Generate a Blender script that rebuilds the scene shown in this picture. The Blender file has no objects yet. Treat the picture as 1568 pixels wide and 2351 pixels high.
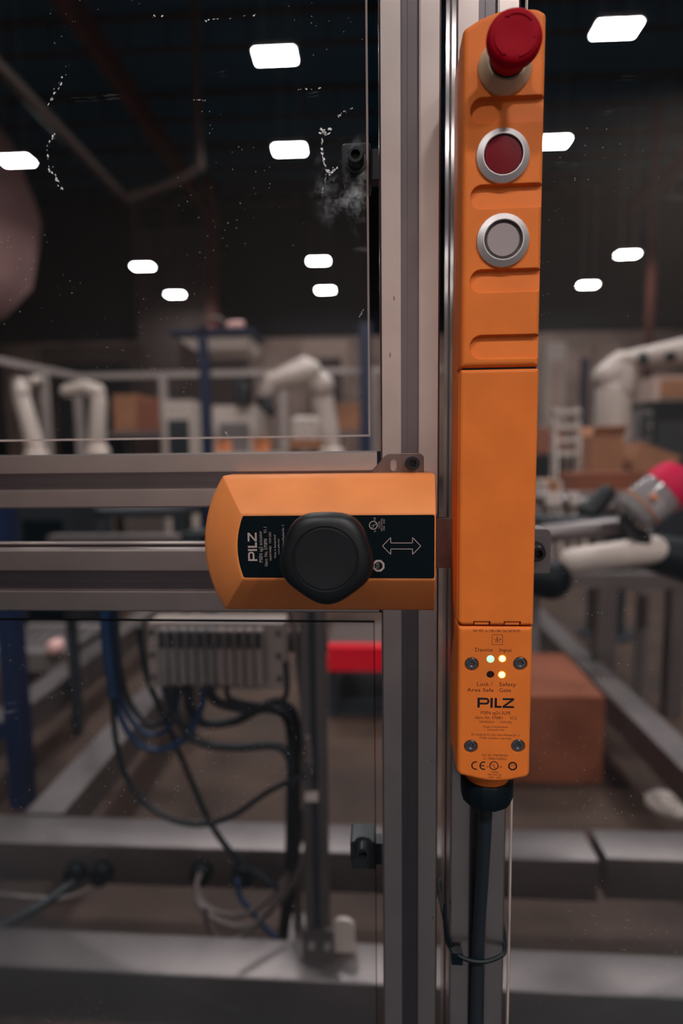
import bpy, bmesh, math, random
from math import sin, cos, pi, sqrt, atan2, radians
from mathutils import Vector, Matrix
random.seed(7)
S = bpy.context.scene
C = S.collection
Z0 = 1.15                                   # eye height above the floor
# ------------------------------------------------------------------ camera
FPX = 1340.0
def nrm(v): return Vector(v).normalized()
DN = nrm((158, 12780, 1340))                # gate's downward direction seen from the camera
FW = nrm((86, -(158*86 + 1340*1340)/12780, 1340))
RT = DN.cross(FW)
def at(px, py, Y):
    r = Vector((px-784, py-1175.5, FPX)); w = Vector((r.dot(RT), r.dot(FW), -r.dot(DN)))
    w *= Y/w.y
    return Vector((w.x, w.y, w.z+Z0))
def atz(px, py, z):
    r = Vector((px-784, py-1175.5, FPX)); w = Vector((r.dot(RT), r.dot(FW), -r.dot(DN)))
    w *= (z-Z0)/w.z
    return Vector((w.x, w.y, z))
cam_d = bpy.data.cameras.new('camera'); cam = bpy.data.objects.new('camera', cam_d); C.objects.link(cam)
cam_d.sensor_fit = 'VERTICAL'; cam_d.sensor_height = 36; cam_d.sensor_width = 24
cam_d.lens = FPX/2351*36; cam_d.clip_start = 0.02; cam_d.clip_end = 200
m = Matrix(((RT.x, -RT.y, -RT.z, 0), (FW.x, -FW.y, -FW.z, 0), (-DN.x, DN.y, DN.z, Z0), (0, 0, 0, 1)))
cam.matrix_world = m
cam_d.dof.use_dof = True; cam_d.dof.focus_distance = 0.368; cam_d.dof.aperture_fstop = 3.0
cam_d.dof.aperture_blades = 0
S.camera = cam
# ------------------------------------------------------------------ world, exposure
w = bpy.data.worlds.new('world'); S.world = w; w.use_nodes = True
w.node_tree.nodes['Background'].inputs[0].default_value = (0.10, 0.22, 0.34, 1)
w.node_tree.nodes['Background'].inputs[1].default_value = 0.02
S.view_settings.view_transform = 'Standard'; S.view_settings.look = 'None'
S.view_settings.exposure = 0.0; S.view_settings.gamma = 1.0; S.view_settings.use_curve_mapping = False
LAMP_NEAR = 222.0       # key fixture behind the camera
LAMP_FILL = 160.0
LAMP_MID = 42.0
GLOW_FAR = 75.0
HALL = radians(1.15)                        # the hall's axis against the gate's
def hall(x, y, z):
    return Vector((x*cos(HALL) - y*sin(HALL), x*sin(HALL) + y*cos(HALL), z))

# ------------------------------------------------------------------ materials
def mat(name, col, rough=.5, metal=0.0, noise=0.0, nscale=60, bump=0.0, bscale=400, emit=None, estr=0, trans=0, coat=0, spec=.5, bevel=0):
    mt = bpy.data.materials.new(name); mt.use_nodes = True
    nt = mt.node_tree; b = nt.nodes['Principled BSDF']
    b.inputs['Base Color'].default_value = (*col, 1); b.inputs['Roughness'].default_value = rough
    b.inputs['Metallic'].default_value = metal; b.inputs['Specular IOR Level'].default_value = spec
    if trans: b.inputs['Transmission Weight'].default_value = trans
    if coat: b.inputs['Coat Weight'].default_value = coat
    if emit: b.inputs['Emission Color'].default_value = (*emit, 1); b.inputs['Emission Strength'].default_value = estr
    tc = nt.nodes.new('ShaderNodeTexCoord')
    if noise:
        n = nt.nodes.new('ShaderNodeTexNoise'); n.inputs['Scale'].default_value = nscale; n.inputs['Detail'].default_value = 5
        nt.links.new(tc.outputs['Object'], n.inputs['Vector'])
        r = nt.nodes.new('ShaderNodeValToRGB'); r.color_ramp.elements[0].position = .3; r.color_ramp.elements[1].position = .7
        r.color_ramp.elements[0].color = tuple(c*(1-noise) for c in col) + (1,)
        r.color_ramp.elements[1].color = tuple(min(1, c*(1+noise)) for c in col) + (1,)
        nt.links.new(n.outputs['Fac'], r.inputs['Fac']); nt.links.new(r.outputs['Color'], b.inputs['Base Color'])
    nrmout = None
    if bevel:
        bv = nt.nodes.new('ShaderNodeBevel'); bv.samples = 4; bv.inputs['Radius'].default_value = bevel
        nrmout = bv.outputs['Normal']; nt.links.new(nrmout, b.inputs['Normal'])
    if bump:
        n2 = nt.nodes.new('ShaderNodeTexNoise'); n2.inputs['Scale'].default_value = bscale; n2.inputs['Detail'].default_value = 3
        nt.links.new(tc.outputs['Object'], n2.inputs['Vector'])
        bp = nt.nodes.new('ShaderNodeBump'); bp.inputs['Strength'].default_value = bump; bp.inputs['Distance'].default_value = .0004
        nt.links.new(n2.outputs['Fac'], bp.inputs['Height']); nt.links.new(bp.outputs['Normal'], b.inputs['Normal'])
        if nrmout: nt.links.new(nrmout, bp.inputs['Normal'])
    return mt
M = {}
M['orange'] = mat('orange_plastic', (.80, .197, .033), .55, noise=.06, nscale=45, bump=.12, bscale=2600, spec=.22, bevel=.0007)
M['orange_shell'] = mat('orange_back_shell', (.78, .195, .036), .5, noise=.05, nscale=45, spec=.35)
M['handle_orange'] = mat('handle_orange_plastic', (.80, .26, .072), .5, noise=.07, nscale=35, bump=.12, bscale=2200, spec=.35)
M['black'] = mat('black_plastic', (.001, .006, .010), .5, bump=.1, bscale=1500, spec=.25)
M['label_black'] = mat('black_label_film', (.0010, .0055, .009), .55, spec=.12)
M['knob'] = mat('black_rubberised_plastic', (.006, .0085, .0115), .46, noise=.3, nscale=50, bump=.15, bscale=1800, spec=.45)
M['ink'] = mat('dark_print', (.018, .012, .018), .6, spec=.2)
M['ink_soft'] = mat('fine_dark_print', (.085, .022, .016), .6, spec=.2)
M['white_print'] = mat('pale_print', (.42, .33, .31), .6, spec=.2)
M['red_cap'] = mat('red_plastic_cap', (.34, .0008, .012), .55, noise=.05, nscale=90, spec=.06)
M['red_lens'] = mat('dark_red_lens', (.17, .0008, .009), .35, noise=.15, nscale=60, spec=.2)
M['grey_lens'] = mat('frosted_grey_lens', (.34, .29, .30), .4)
M['clear_rim'] = mat('smoky_lens_rim', (.09, .08, .085), .15)
M['ring'] = mat('satin_aluminium_ring', (.62, .59, .60), .42, metal=.75, bump=.25, bscale=4000)
M['beige'] = mat('beige_collar', (.62, .48, .33), .45, noise=.05, nscale=60)
M['screw'] = mat('zinc_screw', (.24, .24, .27), .25, metal=.9, noise=.35, nscale=900)
M['screw_black'] = mat('black_oxide_screw', (.015, .018, .022), .35, metal=.3)
M['steel_plate'] = mat('grey_brown_steel', (.20, .15, .14), .42, metal=.8, noise=.15, nscale=120)
M['led_green'] = mat('green_led', (.4, .9, .6), .4, emit=(.50, .95, .62), estr=.85)
M['led_amber'] = mat('amber_led', (.9, .6, .3), .4, emit=(1, .84, .70), estr=.92)
M['led_halo'] = mat('amber_led_halo', (.9, .4, .05), .4, emit=(1, .30, .02), estr=1.3)  # orange halo round a lit amber light, put into a glowing ring
M['led_off'] = mat('unlit_led', (.02, .006, .006), .3)
def alu(name, col, rough=.36, mark=True):
    mt = mat(name, col, rough, metal=1.0)
    nt = mt.node_tree; b = nt.nodes['Principled BSDF']
    tc = nt.nodes.new('ShaderNodeTexCoord'); mp = nt.nodes.new('ShaderNodeMapping')
    nt.links.new(tc.outputs['Object'], mp.inputs['Vector'])
    n = nt.nodes.new('ShaderNodeTexNoise'); n.inputs['Scale'].default_value = 25; n.inputs['Detail'].default_value = 6
    nt.links.new(mp.outputs['Vector'], n.inputs['Vector'])
    r = nt.nodes.new('ShaderNodeValToRGB')
    r.color_ramp.elements[0].position = .25; r.color_ramp.elements[0].color = tuple(c*.9 for c in col)+(1,)
    r.color_ramp.elements[1].position = .75; r.color_ramp.elements[1].color = tuple(min(1, c*1.06) for c in col)+(1,)
    nt.links.new(n.outputs['Fac'], r.inputs['Fac'])
    v = nt.nodes.new('ShaderNodeTexVoronoi'); v.inputs['Scale'].default_value = 26; v.inputs['Randomness'].default_value = 1
    mp2 = nt.nodes.new('ShaderNodeMapping'); mp2.inputs['Scale'].default_value = (2.2, 1, .8); mp2.inputs['Rotation'].default_value = (0, .7, 0)
    nt.links.new(tc.outputs['Object'], mp2.inputs['Vector']); nt.links.new(mp2.outputs['Vector'], v.inputs['Vector'])
    lt = nt.nodes.new('ShaderNodeMath'); lt.operation = 'LESS_THAN'; lt.inputs[1].default_value = .035
    nt.links.new(v.outputs['Distance'], lt.inputs[0])
    mx = nt.nodes.new('ShaderNodeMixRGB'); mx.inputs['Color2'].default_value = (.13, .07, .06, 1)
    mu = nt.nodes.new('ShaderNodeMath'); mu.operation = 'MULTIPLY'; mu.inputs[1].default_value = .6
    nt.links.new(lt.outputs[0], mu.inputs[0]); nt.links.new(mu.outputs[0], mx.inputs['Fac'])
    nt.links.new(r.outputs['Color'], mx.inputs['Color1']); nt.links.new(mx.outputs['Color'], b.inputs['Base Color'])
    return mt
M['alu'] = alu('anodised_aluminium', (.66, .575, .555), .31)
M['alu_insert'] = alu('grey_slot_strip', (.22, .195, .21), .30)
def panel_mat():
    mt = bpy.data.materials.new('clear_polycarbonate'); mt.use_nodes = True
    nt = mt.node_tree; nt.nodes.clear(); L = nt.links.new
    out = nt.nodes.new('ShaderNodeOutputMaterial')
    tr = nt.nodes.new('ShaderNodeBsdfTransparent'); tr.inputs[0].default_value = (.95, .96, .97, 1)
    gl = nt.nodes.new('ShaderNodeBsdfGlossy'); gl.inputs['Roughness'].default_value = .03
    fr = nt.nodes.new('ShaderNodeFresnel'); fr.inputs['IOR'].default_value = 1.35
    fm = nt.nodes.new('ShaderNodeMath'); fm.operation = 'MULTIPLY'; fm.inputs[1].default_value = .6; L(fr.outputs[0], fm.inputs[0])
    m1 = nt.nodes.new('ShaderNodeMixShader'); L(fm.outputs[0], m1.inputs[0]); L(tr.outputs[0], m1.inputs[1]); L(gl.outputs[0], m1.inputs[2])
    df = nt.nodes.new('ShaderNodeBsdfDiffuse'); df.inputs[0].default_value = (.62, .66, .70, 1)
    tc = nt.nodes.new('ShaderNodeTexCoord')
    # dust specks
    v = nt.nodes.new('ShaderNodeTexVoronoi'); v.inputs['Scale'].default_value = 190; L(tc.outputs['Object'], v.inputs['Vector'])
    lt = nt.nodes.new('ShaderNodeMath'); lt.operation = 'LESS_THAN'; lt.inputs[1].default_value = .075; L(v.outputs['Distance'], lt.inputs[0])
    nn = nt.nodes.new('ShaderNodeTexNoise'); nn.inputs['Scale'].default_value = 11; L(tc.outputs['Object'], nn.inputs['Vector'])
    g = nt.nodes.new('ShaderNodeMath'); g.operation = 'GREATER_THAN'; g.inputs[1].default_value = .56; L(nn.outputs[0], g.inputs[0])
    d1 = nt.nodes.new('ShaderNodeMath'); d1.operation = 'MULTIPLY'; L(lt.outputs[0], d1.inputs[0]); L(g.outputs[0], d1.inputs[1])
    d1b = nt.nodes.new('ShaderNodeMath'); d1b.operation = 'MULTIPLY'; d1b.inputs[1].default_value = .4; L(d1.outputs[0], d1b.inputs[0])
    # horizontal wipe streaks
    mp = nt.nodes.new('ShaderNodeMapping'); mp.inputs['Scale'].default_value = (11, 1, 95); L(tc.outputs['Object'], mp.inputs['Vector'])
    n3 = nt.nodes.new('ShaderNodeTexNoise'); n3.inputs['Scale'].default_value = 1; n3.inputs['Detail'].default_value = 7; n3.inputs['Roughness'].default_value = .7; L(mp.outputs[0], n3.inputs['Vector'])
    r3 = nt.nodes.new('ShaderNodeMapRange'); r3.inputs[1].default_value = .67; r3.inputs[2].default_value = .85; r3.inputs[3].default_value = 0; r3.inputs[4].default_value = .35; L(n3.outputs[0], r3.inputs[0])
    # smeared patch round the clamp
    sm = nt.nodes.new('ShaderNodeTexNoise'); sm.inputs['Scale'].default_value = 55; sm.inputs['Detail'].default_value = 8; sm.inputs['Roughness'].default_value = .72; L(tc.outputs['Object'], sm.inputs['Vector'])
    ds = nt.nodes.new('ShaderNodeVectorMath'); ds.operation = 'DISTANCE'; L(tc.outputs['Object'], ds.inputs[0])
    c = at(822, 425, .42); ds.inputs[1].default_value = c
    r4 = nt.nodes.new('ShaderNodeMapRange'); r4.inputs[1].default_value = .008; r4.inputs[2].default_value = .036; r4.inputs[3].default_value = .62; r4.inputs[4].default_value = 0; L(ds.outputs['Value'], r4.inputs[0])
    r5 = nt.nodes.new('ShaderNodeMapRange'); r5.inputs[1].default_value = .50; r5.inputs[2].default_value = .74; L(sm.outputs[0], r5.inputs[0])
    d4 = nt.nodes.new('ShaderNodeMath'); d4.operation = 'MULTIPLY'; L(r4.outputs[0], d4.inputs[0]); L(r5.outputs[0], d4.inputs[1])
    a = nt.nodes.new('ShaderNodeMath'); a.operation = 'ADD'; L(d1b.outputs[0], a.inputs[0]); L(r3.outputs[0], a.inputs[1])
    a2 = nt.nodes.new('ShaderNodeMath'); a2.operation = 'ADD'; L(a.outputs[0], a2.inputs[0]); L(d4.outputs[0], a2.inputs[1])
    a3 = nt.nodes.new('ShaderNodeMath'); a3.operation = 'ADD'; L(a2.outputs[0], a3.inputs[0]); a3.inputs[1].default_value = .003; a3.use_clamp = True
    m2 = nt.nodes.new('ShaderNodeMixShader'); L(a3.outputs[0], m2.inputs[0]); L(m1.outputs[0], m2.inputs[1]); L(df.outputs[0], m2.inputs[2])
    L(m2.outputs[0], out.inputs[0]); return mt
M['panel'] = panel_mat()
M['panel_edge'] = mat('panel_cut_edge', (.92, .82, .78), .5)
M['panel_edge_dark'] = mat('panel_dark_edge', (.010, .016, .02), .8, spec=.1)
M['smear'] = mat('dried_glue_residue', (.92, .93, .96), .5)
M['roof'] = mat('roof_deck', (.03, .16, .30), .8)
M['joist'] = mat('dark_roof_joist', (.05, .04, .045), .7)
M['red_steel'] = mat('red_oxide_steel', (.15, .042, .032), .7, noise=.2, nscale=2)
M['floor'] = mat('worn_concrete', (.058, .031, .021), .75, noise=.45, nscale=3.0)
M['floor_unseen'] = mat('dark_unseen_floor', (.012, .020, .030), .6, noise=.2, nscale=2)  # invented tone for the unseen floor, added to darken reflections in the lower aluminium
M['fence'] = mat('light_aluminium_fence', (.42, .36, .34), .5, metal=.3)
M['wallm'] = mat('far_wall_sheet', (.50, .36, .31), .8, noise=.3, nscale=.6)
M['wall_near'] = mat('painted_near_wall', (.80, .66, .60), .8, noise=.1, nscale=.6)
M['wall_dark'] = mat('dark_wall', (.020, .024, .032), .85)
M['beam'] = mat('galvanised_beam', (.21, .185, .185), .45, metal=.85, noise=.12, nscale=8)
M['beam_blue'] = mat('blue_painted_steel', (.004, .016, .06), .5)
M['robot'] = mat('white_robot_paint', (.60, .51, .46), .4, noise=.05, nscale=5)
M['grey'] = mat('grey_paint', (.20, .175, .175), .5, noise=.1, nscale=6)
M['darkgrey'] = mat('dark_grey_metal', (.018, .024, .032), .5)
M['card'] = mat('brown_cardboard', (.36, .16, .085), .85, noise=.12, nscale=8)
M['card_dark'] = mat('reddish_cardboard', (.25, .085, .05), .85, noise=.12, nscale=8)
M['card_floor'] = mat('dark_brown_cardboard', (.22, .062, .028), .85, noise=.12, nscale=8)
M['tape_orange'] = mat('orange_plastic_bin', (.65, .22, .09), .6)
M['red_paint'] = mat('bright_red_paint', (.80, .004, .025), .45)
M['magenta'] = mat('pinkish_red_plastic', (.62, .001, .06), .55, spec=.15)
M['clear'] = mat('clear_smoky_plastic', (.75, .72, .74), .15, trans=.7)
M['cable_black'] = mat('black_cable', (.012, .018, .026), .45)
M['cable_blue'] = mat('blue_air_hose', (.008, .04, .11), .4)
M['cable_grey'] = mat('grey_cable', (.20, .16, .155), .45)
M['duct'] = mat('galvanised_pipe', (.11, .075, .065), .5, metal=.3)
M['shaft'] = mat('dim_grey_sheet', (.10, .070, .065), .8)
M['valve_body'] = mat('beige_valve_plastic', (.30, .245, .225), .5)
M['pink'] = mat('dusty_pink', (.85, .50, .48), .8, noise=.08, nscale=1.2)
M['fixture'] = mat('light_housing', (.3, .3, .3), .6)
M['diffuser'] = mat('lit_diffuser', (.9, .9, .9), .5, emit=(1, .965, .95), estr=GLOW_FAR)

# ------------------------------------------------------------------ mesh helpers
class MB:
    def __init__(s): s.bm = bmesh.new(); s.mi = 0
    def face(s, vs):
        try:
            f = s.bm.faces.new(vs); f.material_index = s.mi; return f
        except ValueError: return None
    def box(s, lo, hi, rot=None, about=None):
        lo = Vector(lo); hi = Vector(hi)
        p = [Vector((x, y, z)) for x in (lo.x, hi.x) for y in (lo.y, hi.y) for z in (lo.z, hi.z)]
        if rot is not None:
            c = Vector(about) if about is not None else (lo+hi)/2
            p = [c + rot @ (q-c) for q in p]
        v = [s.bm.verts.new(q) for q in p]
        for a in ((0,1,3,2),(4,6,7,5),(0,4,5,1),(2,3,7,6),(0,2,6,4),(1,5,7,3)): s.face([v[i] for i in a])
        return s
    def loft(s, rings, cap=True, close=True, pick=None):
        R = [[s.bm.verts.new(p) for p in r] for r in rings]
        n = len(R[0])
        for a, b in zip(R, R[1:]):
            for i in range(n if close else n-1):
                j = (i+1) % n
                if pick: s.mi = pick(i)
                s.face([a[i], a[j], b[j], b[i]])
        s.mi = 0
        if cap: s.face(list(reversed(R[0]))); s.face(R[-1])
        return s
    def lathe(s, base, axis, prof, n=32, mod=None, cap=True):
        a = Vector(axis).normalized(); u = a.orthogonal().normalized()
        if abs(a.y) > .99: u = Vector((1, 0, 0))
        v = a.cross(u); base = Vector(base); rings = []
        for r, h in prof:
            rr = []
            for i in range(n):
                t = 2*pi*i/n; k = mod(t, r) if mod else 1
                rr.append(base + a*h + (u*cos(t)+v*sin(t))*max(r, 1e-5)*k)
            rings.append(rr)
        return s.loft(rings, cap)
    def cyl(s, p0, p1, r0, r1=None, n=20):
        p0 = Vector(p0); p1 = Vector(p1); r1 = r0 if r1 is None else r1
        return s.lathe(p0, p1-p0, [(r0, 0), (r1, (p1-p0).length)], n)
    def caps(s, p0, p1, r0, r1=None, n=16):
        p0 = Vector(p0); p1 = Vector(p1); r1 = r0 if r1 is None else r1; L = (p1-p0).length
        pr = [(r0*sin(t*pi/10), -r0*cos(t*pi/10)) for t in range(0, 6)] + [(r1*cos(t*pi/10), L+r1*sin(t*pi/10)) for t in range(0, 6)]
        return s.lathe(p0, p1-p0, pr, n)
    def tube(s, pts, r, n=10):
        pts = [Vector(p) for p in pts]; P = []
        for i in range(len(pts)-1):      # Catmull-Rom
            p0 = pts[max(i-1, 0)]; p1 = pts[i]; p2 = pts[i+1]; p3 = pts[min(i+2, len(pts)-1)]
            for k in range(8):
                t = k/8; P.append(.5*((2*p1)+(p2-p0)*t+(2*p0-5*p1+4*p2-p3)*t*t+(3*p1-p0-3*p2+p3)*t**3))
        P.append(pts[-1]); u = None; rings = []
        for i, p in enumerate(P):
            d = (P[min(i+1, len(P)-1)]-P[max(i-1, 0)]).normalized()
            u = (u - d*u.dot(d)).normalized() if u is not None else d.orthogonal().normalized()
            v = d.cross(u); rings.append([p+(u*cos(2*pi*k/n)+v*sin(2*pi*k/n))*r for k in range(n)])
        return s.loft(rings)
    def slab(s, ol, yb, yf, r=.0015, seg=4):
        """solid from outline ol [(x,z)], back yb to front yf (nearer the viewer), front edge rounded by r"""
        rings = [[(x, yb, z) for x, z in ol]]
        for k in range(seg+1):
            t = k/seg*pi/2; ins = r*(1-cos(t)); y = yf + r*(1-sin(t))
            rings.append([(x, y, z) for x, z in inset(ol, ins)])
        if r > .0004: rings.append([(x, yf, z) for x, z in inset(ol, r+.0003)])
        return s.loft(rings)
    def build(s, name, m, parent=None, smooth=30, mats=None):
        bmesh.ops.recalc_face_normals(s.bm, faces=s.bm.faces)
        me = bpy.data.meshes.new(name); s.bm.to_mesh(me); s.bm.free()
        for x in ([m] if not mats else mats): me.materials.append(M[x] if isinstance(x, str) else x)
        if smooth:
            me.polygons.foreach_set('use_smooth', [True]*len(me.polygons)); me.set_sharp_from_angle(angle=radians(smooth))
        o = bpy.data.objects.new(name, me); C.objects.link(o)
        if parent: par(o, parent)
        return o
def par(o, p):
    o.parent = p                             # meshes are laid out in world space; only a root Empty has a location
    if p.parent is None: o.matrix_parent_inverse = Matrix.Translation(-p.location)
class OL(list):
    spec = None; seg = 6
def inset(ol, d):
    if d == 0: return ol
    if getattr(ol, 'spec', None) is not None:
        q = inset([(a, b) for a, b, _ in ol.spec], d)
        return rpoly([(a, b, max(c[2]-d, 2e-5) if c[2] > 0 else 0) for (a, b), c in zip(q, ol.spec)], ol.seg)
    n = len(ol); A = sum(ol[i][0]*ol[(i+1) % n][1]-ol[(i+1) % n][0]*ol[i][1] for i in range(n)); sg = 1 if A > 0 else -1
    out = []
    for i in range(n):
        p0 = Vector(ol[i-1]); p = Vector(ol[i]); p1 = Vector(ol[(i+1) % n])
        a = (p-p0).normalized(); b = (p1-p).normalized()
        na = Vector((-a.y, a.x))*sg; nb = Vector((-b.y, b.x))*sg; m_ = (na+nb)
        if m_.length < 1e-6: m_ = na
        m_.normalize(); k = d/max(.4, m_.dot(na)); q = p+m_*k; out.append((q.x, q.y))
    return out
def rpoly(pts, seg=6):
    """pts [(x,z,r)] -> outline with rounded corners"""
    out = OL(); out.spec = list(pts); out.seg = seg; n = len(pts)
    for i in range(n):
        p = Vector(pts[i][:2]); a = Vector(pts[i-1][:2]); b = Vector(pts[(i+1) % n][:2]); r = pts[i][2]
        if r <= 0: out.append((p.x, p.y)); continue
        u = (a-p).normalized(); v = (b-p).normalized(); ang = u.angle(v); t = r/math.tan(ang/2)
        c = p + (u+v).normalized()*(r/sin(ang/2)); s0 = p+u*t; s1 = p+v*t
        a0 = atan2(s0.y-c.y, s0.x-c.x); a1 = atan2(s1.y-c.y, s1.x-c.x); d = a1-a0
        while d > pi: d -= 2*pi
        while d < -pi: d += 2*pi
        for k in range(seg+1): t_ = a0+d*k/seg; out.append((c.x+r*cos(t_), c.y+r*sin(t_)))
    return out
def mm(x, z): return (x/1000, z/1000+Z0)
def rp(pts, seg=6): return rpoly([(x/1000, z/1000+Z0, r/1000) for x, z, r in pts], seg)
def boolean(o, cutters):
    for c in cutters:
        md = o.modifiers.new('b', 'BOOLEAN'); md.operation = 'DIFFERENCE'; md.solver = 'EXACT'; md.object = c
    dg = bpy.context.evaluated_depsgraph_get(); dg.update()
    me = bpy.data.meshes.new_from_object(o.evaluated_get(dg)); o.modifiers.clear(); o.data = me
    me.polygons.foreach_set('use_smooth', [True]*len(me.polygons)); me.set_sharp_from_angle(angle=radians(28))
    for c in cutters: bpy.data.objects.remove(c)
def tag(o, label, cat, group=None, kind=None):
    if label: o['label'] = label
    if cat: o['category'] = cat
    if group: o['group'] = group
    if kind: o['kind'] = kind
    return o
def thing(name, loc, label, cat, group=None):
    o = bpy.data.objects.new(name, None); C.objects.link(o); o.location = loc; o.empty_display_size = .05
    return tag(o, label, cat, group)
def struct(o): o['kind'] = 'structure'; return o
def textm(mb, txt, x0, x1, zb, cap, y, vertical=False):
    """printed text: baseline zb, from x0 to x1, cap height; vertical reads upwards (x0,x1 are then z's and zb the x of the baseline)"""
    cu = bpy.data.curves.new('t', 'FONT'); cu.body = txt; cu.resolution_u = 2
    o = bpy.data.objects.new('t', cu); C.objects.link(o)
    dg = bpy.context.evaluated_depsgraph_get(); dg.update()
    me = bpy.data.meshes.new_from_object(o.evaluated_get(dg))
    xs = [v.co.x for v in me.vertices]; a, b = min(xs), max(xs); kx = (x1-x0)/(b-a); kz = cap/.729
    vs = []
    for v in me.vertices:
        u = x0+(v.co.x-a)*kx; h = v.co.y*kz
        vs.append(mb.bm.verts.new((zb-h, y, u) if vertical else (u, y, zb+h)))
    for p in me.polygons: mb.face([vs[i] for i in p.vertices])
    bpy.data.objects.remove(o); bpy.data.curves.remove(cu); bpy.data.meshes.remove(me)
def poly(mb, pts, y): mb.face([mb.bm.verts.new((x, y, z)) for x, z in pts])
def ringflat(mb, cx, cz, r0, r1, y, n=32, a0=0, a1=2*pi, sx=1):
    st = a1-a0 < 2*pi-.01; k = n+1 if st else n
    A = [mb.bm.verts.new((cx+r0*cos(a0+(a1-a0)*i/n)*sx, y, cz+r0*sin(a0+(a1-a0)*i/n))) for i in range(k)]
    B = [mb.bm.verts.new((cx+r1*cos(a0+(a1-a0)*i/n)*sx, y, cz+r1*sin(a0+(a1-a0)*i/n))) for i in range(k)]
    for i in range(n): j = (i+1) % k; mb.face([A[i], A[j], B[j], B[i]])
def line(mb, p, q, w, y):
    p = Vector(p); q = Vector(q); d = (q-p).normalized(); n = Vector((-d.y, d.x))*w/2
    poly(mb, [tuple(p+n), tuple(q+n), tuple(q-n), tuple(p-n)], y)

# ------------------------------------------------------------------ the hall
def hbox(mb, x0, x1, y0, y1, z0, z1):
    R = Matrix.Rotation(HALL, 3, 'Z')
    return mb.box((x0, y0, z0), (x1, y1, z1), R, (0, 0, 0))
mb = MB(); hbox(mb, -16, 16, .6, 25.8, -.1, 0); struct(mb.build('floor', 'floor', smooth=0))
mb = MB(); hbox(mb, -16, 16, -10, .6, -.1, 0); struct(mb.build('floor', 'floor_unseen', smooth=0))
mb = MB(); hbox(mb, -16, 16, -10, 25.8, 12.0, 12.1)
for k in range(32): hbox(mb, -16+k, -15.85+k, -10, 25.8, 11.95, 12.0)
struct(mb.build('ceiling', 'roof', smooth=0))
mb = MB(); hbox(mb, -16, 16, 25.6, 25.8, 0, 6.0)
for k in range(64): hbox(mb, -16+.5*k, -15.85+.5*k, 25.53, 25.6, 0, 6.0)
struct(mb.build('wall_back', 'wallm', smooth=0))
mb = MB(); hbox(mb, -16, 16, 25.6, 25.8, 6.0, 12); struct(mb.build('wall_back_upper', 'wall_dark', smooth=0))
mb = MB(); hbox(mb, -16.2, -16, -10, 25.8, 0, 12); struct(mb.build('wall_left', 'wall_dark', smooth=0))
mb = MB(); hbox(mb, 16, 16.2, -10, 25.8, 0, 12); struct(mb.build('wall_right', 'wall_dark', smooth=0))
mb = MB(); hbox(mb, -16, 16, -10.2, -10, 0, 12); struct(mb.build('wall_front', 'wall_near', smooth=0))
for k in range(8):
    y = 3+3.1*k; mb = MB()
    hbox(mb, -16, 16, y, y+.12, 11.1, 11.18); hbox(mb, -16, 16, y, y+.12, 11.85, 11.95)
    for j in range(32): hbox(mb, -15.9+j, -15.85+j, y+.03, y+.09, 11.18, 11.85)
    o = mb.build('roof_joist', 'joist', smooth=0)
    tag(o, 'dark steel lattice roof joist spanning the hall below the roof deck', 'roof joist', 'roof joists', None); struct(o)
mb = MB(); hbox(mb, -6.4, -6.1, 2, 25.3, 10.4, 11.0); struct(tag(mb.build('roof_girder', 'red_steel', smooth=0), 'red brown girder running away along the roof at upper left', 'girder'))
mb = MB(); hbox(mb, 10.6, 10.9, 2, 25.3, 10.4, 11.0); struct(tag(mb.build('roof_girder', 'red_steel', smooth=0), 'red brown girder running away along the roof at the right', 'girder'))
def column(px, Y, w, label):
    p = at(px, 760, Y); mb = MB()
    mb.box((p.x-w/2, p.y-w/2, 0), (p.x+w/2, p.y-w/2+.015, 11.9)); mb.box((p.x-w/2, p.y+w/2-.015, 0), (p.x+w/2, p.y+w/2, 11.9)); mb.box((p.x-.01, p.y-w/2, 0), (p.x+.01, p.y+w/2, 11.9))
    struct(tag(mb.build('steel_column', 'red_steel', smooth=0), label, 'column'))
column(492, 24, .42, 'red brown steel column behind the grey wall duct and blue pole')
column(1490, 20.3, .20, 'red brown steel column at the right behind the white robot')

# ceiling fixtures: seen ones sit where the rays meet the lamp height, the rest continue the rows behind the camera
LZ = Z0+6.0
def fixture(p, label, seen=True, power=0):
    t = thing('ceiling_light', p, label, 'ceiling light', 'high bay lights of the hall'); R = Matrix.Rotation(HALL, 3, 'Z')
    a, b = (.29, .15) if seen else (.33, .22)
    mb = MB(); mb.box(p+Vector((-a-.02, -b-.02, .015)), p+Vector((a+.02, b+.02, .09)), R, p)
    mb.cyl(p+Vector((-.2, 0, .09)), p+Vector((-.2, 0, 4.8)), .006, n=6); mb.cyl(p+Vector((.2, 0, .09)), p+Vector((.2, 0, 4.8)), .006, n=6)
    mb.build('housing', 'fixture', t, 0)
    mb = MB(); mb.box(p+Vector((-a, -b, -.0)), p+Vector((a, b, .014)), R, p); mb.build('diffuser', 'diffuser', t, 0)
    if power:
        ld = bpy.data.lights.new('lamp', 'AREA'); ld.shape = 'RECTANGLE'; ld.size = .66; ld.size_y = .44; ld.energy = power; ld.color = (1, .93, .88)
        lo = bpy.data.objects.new('lamp', ld); C.objects.link(lo); lo.location = p+Vector((0, 0, -.02)); par(lo, t)
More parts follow.
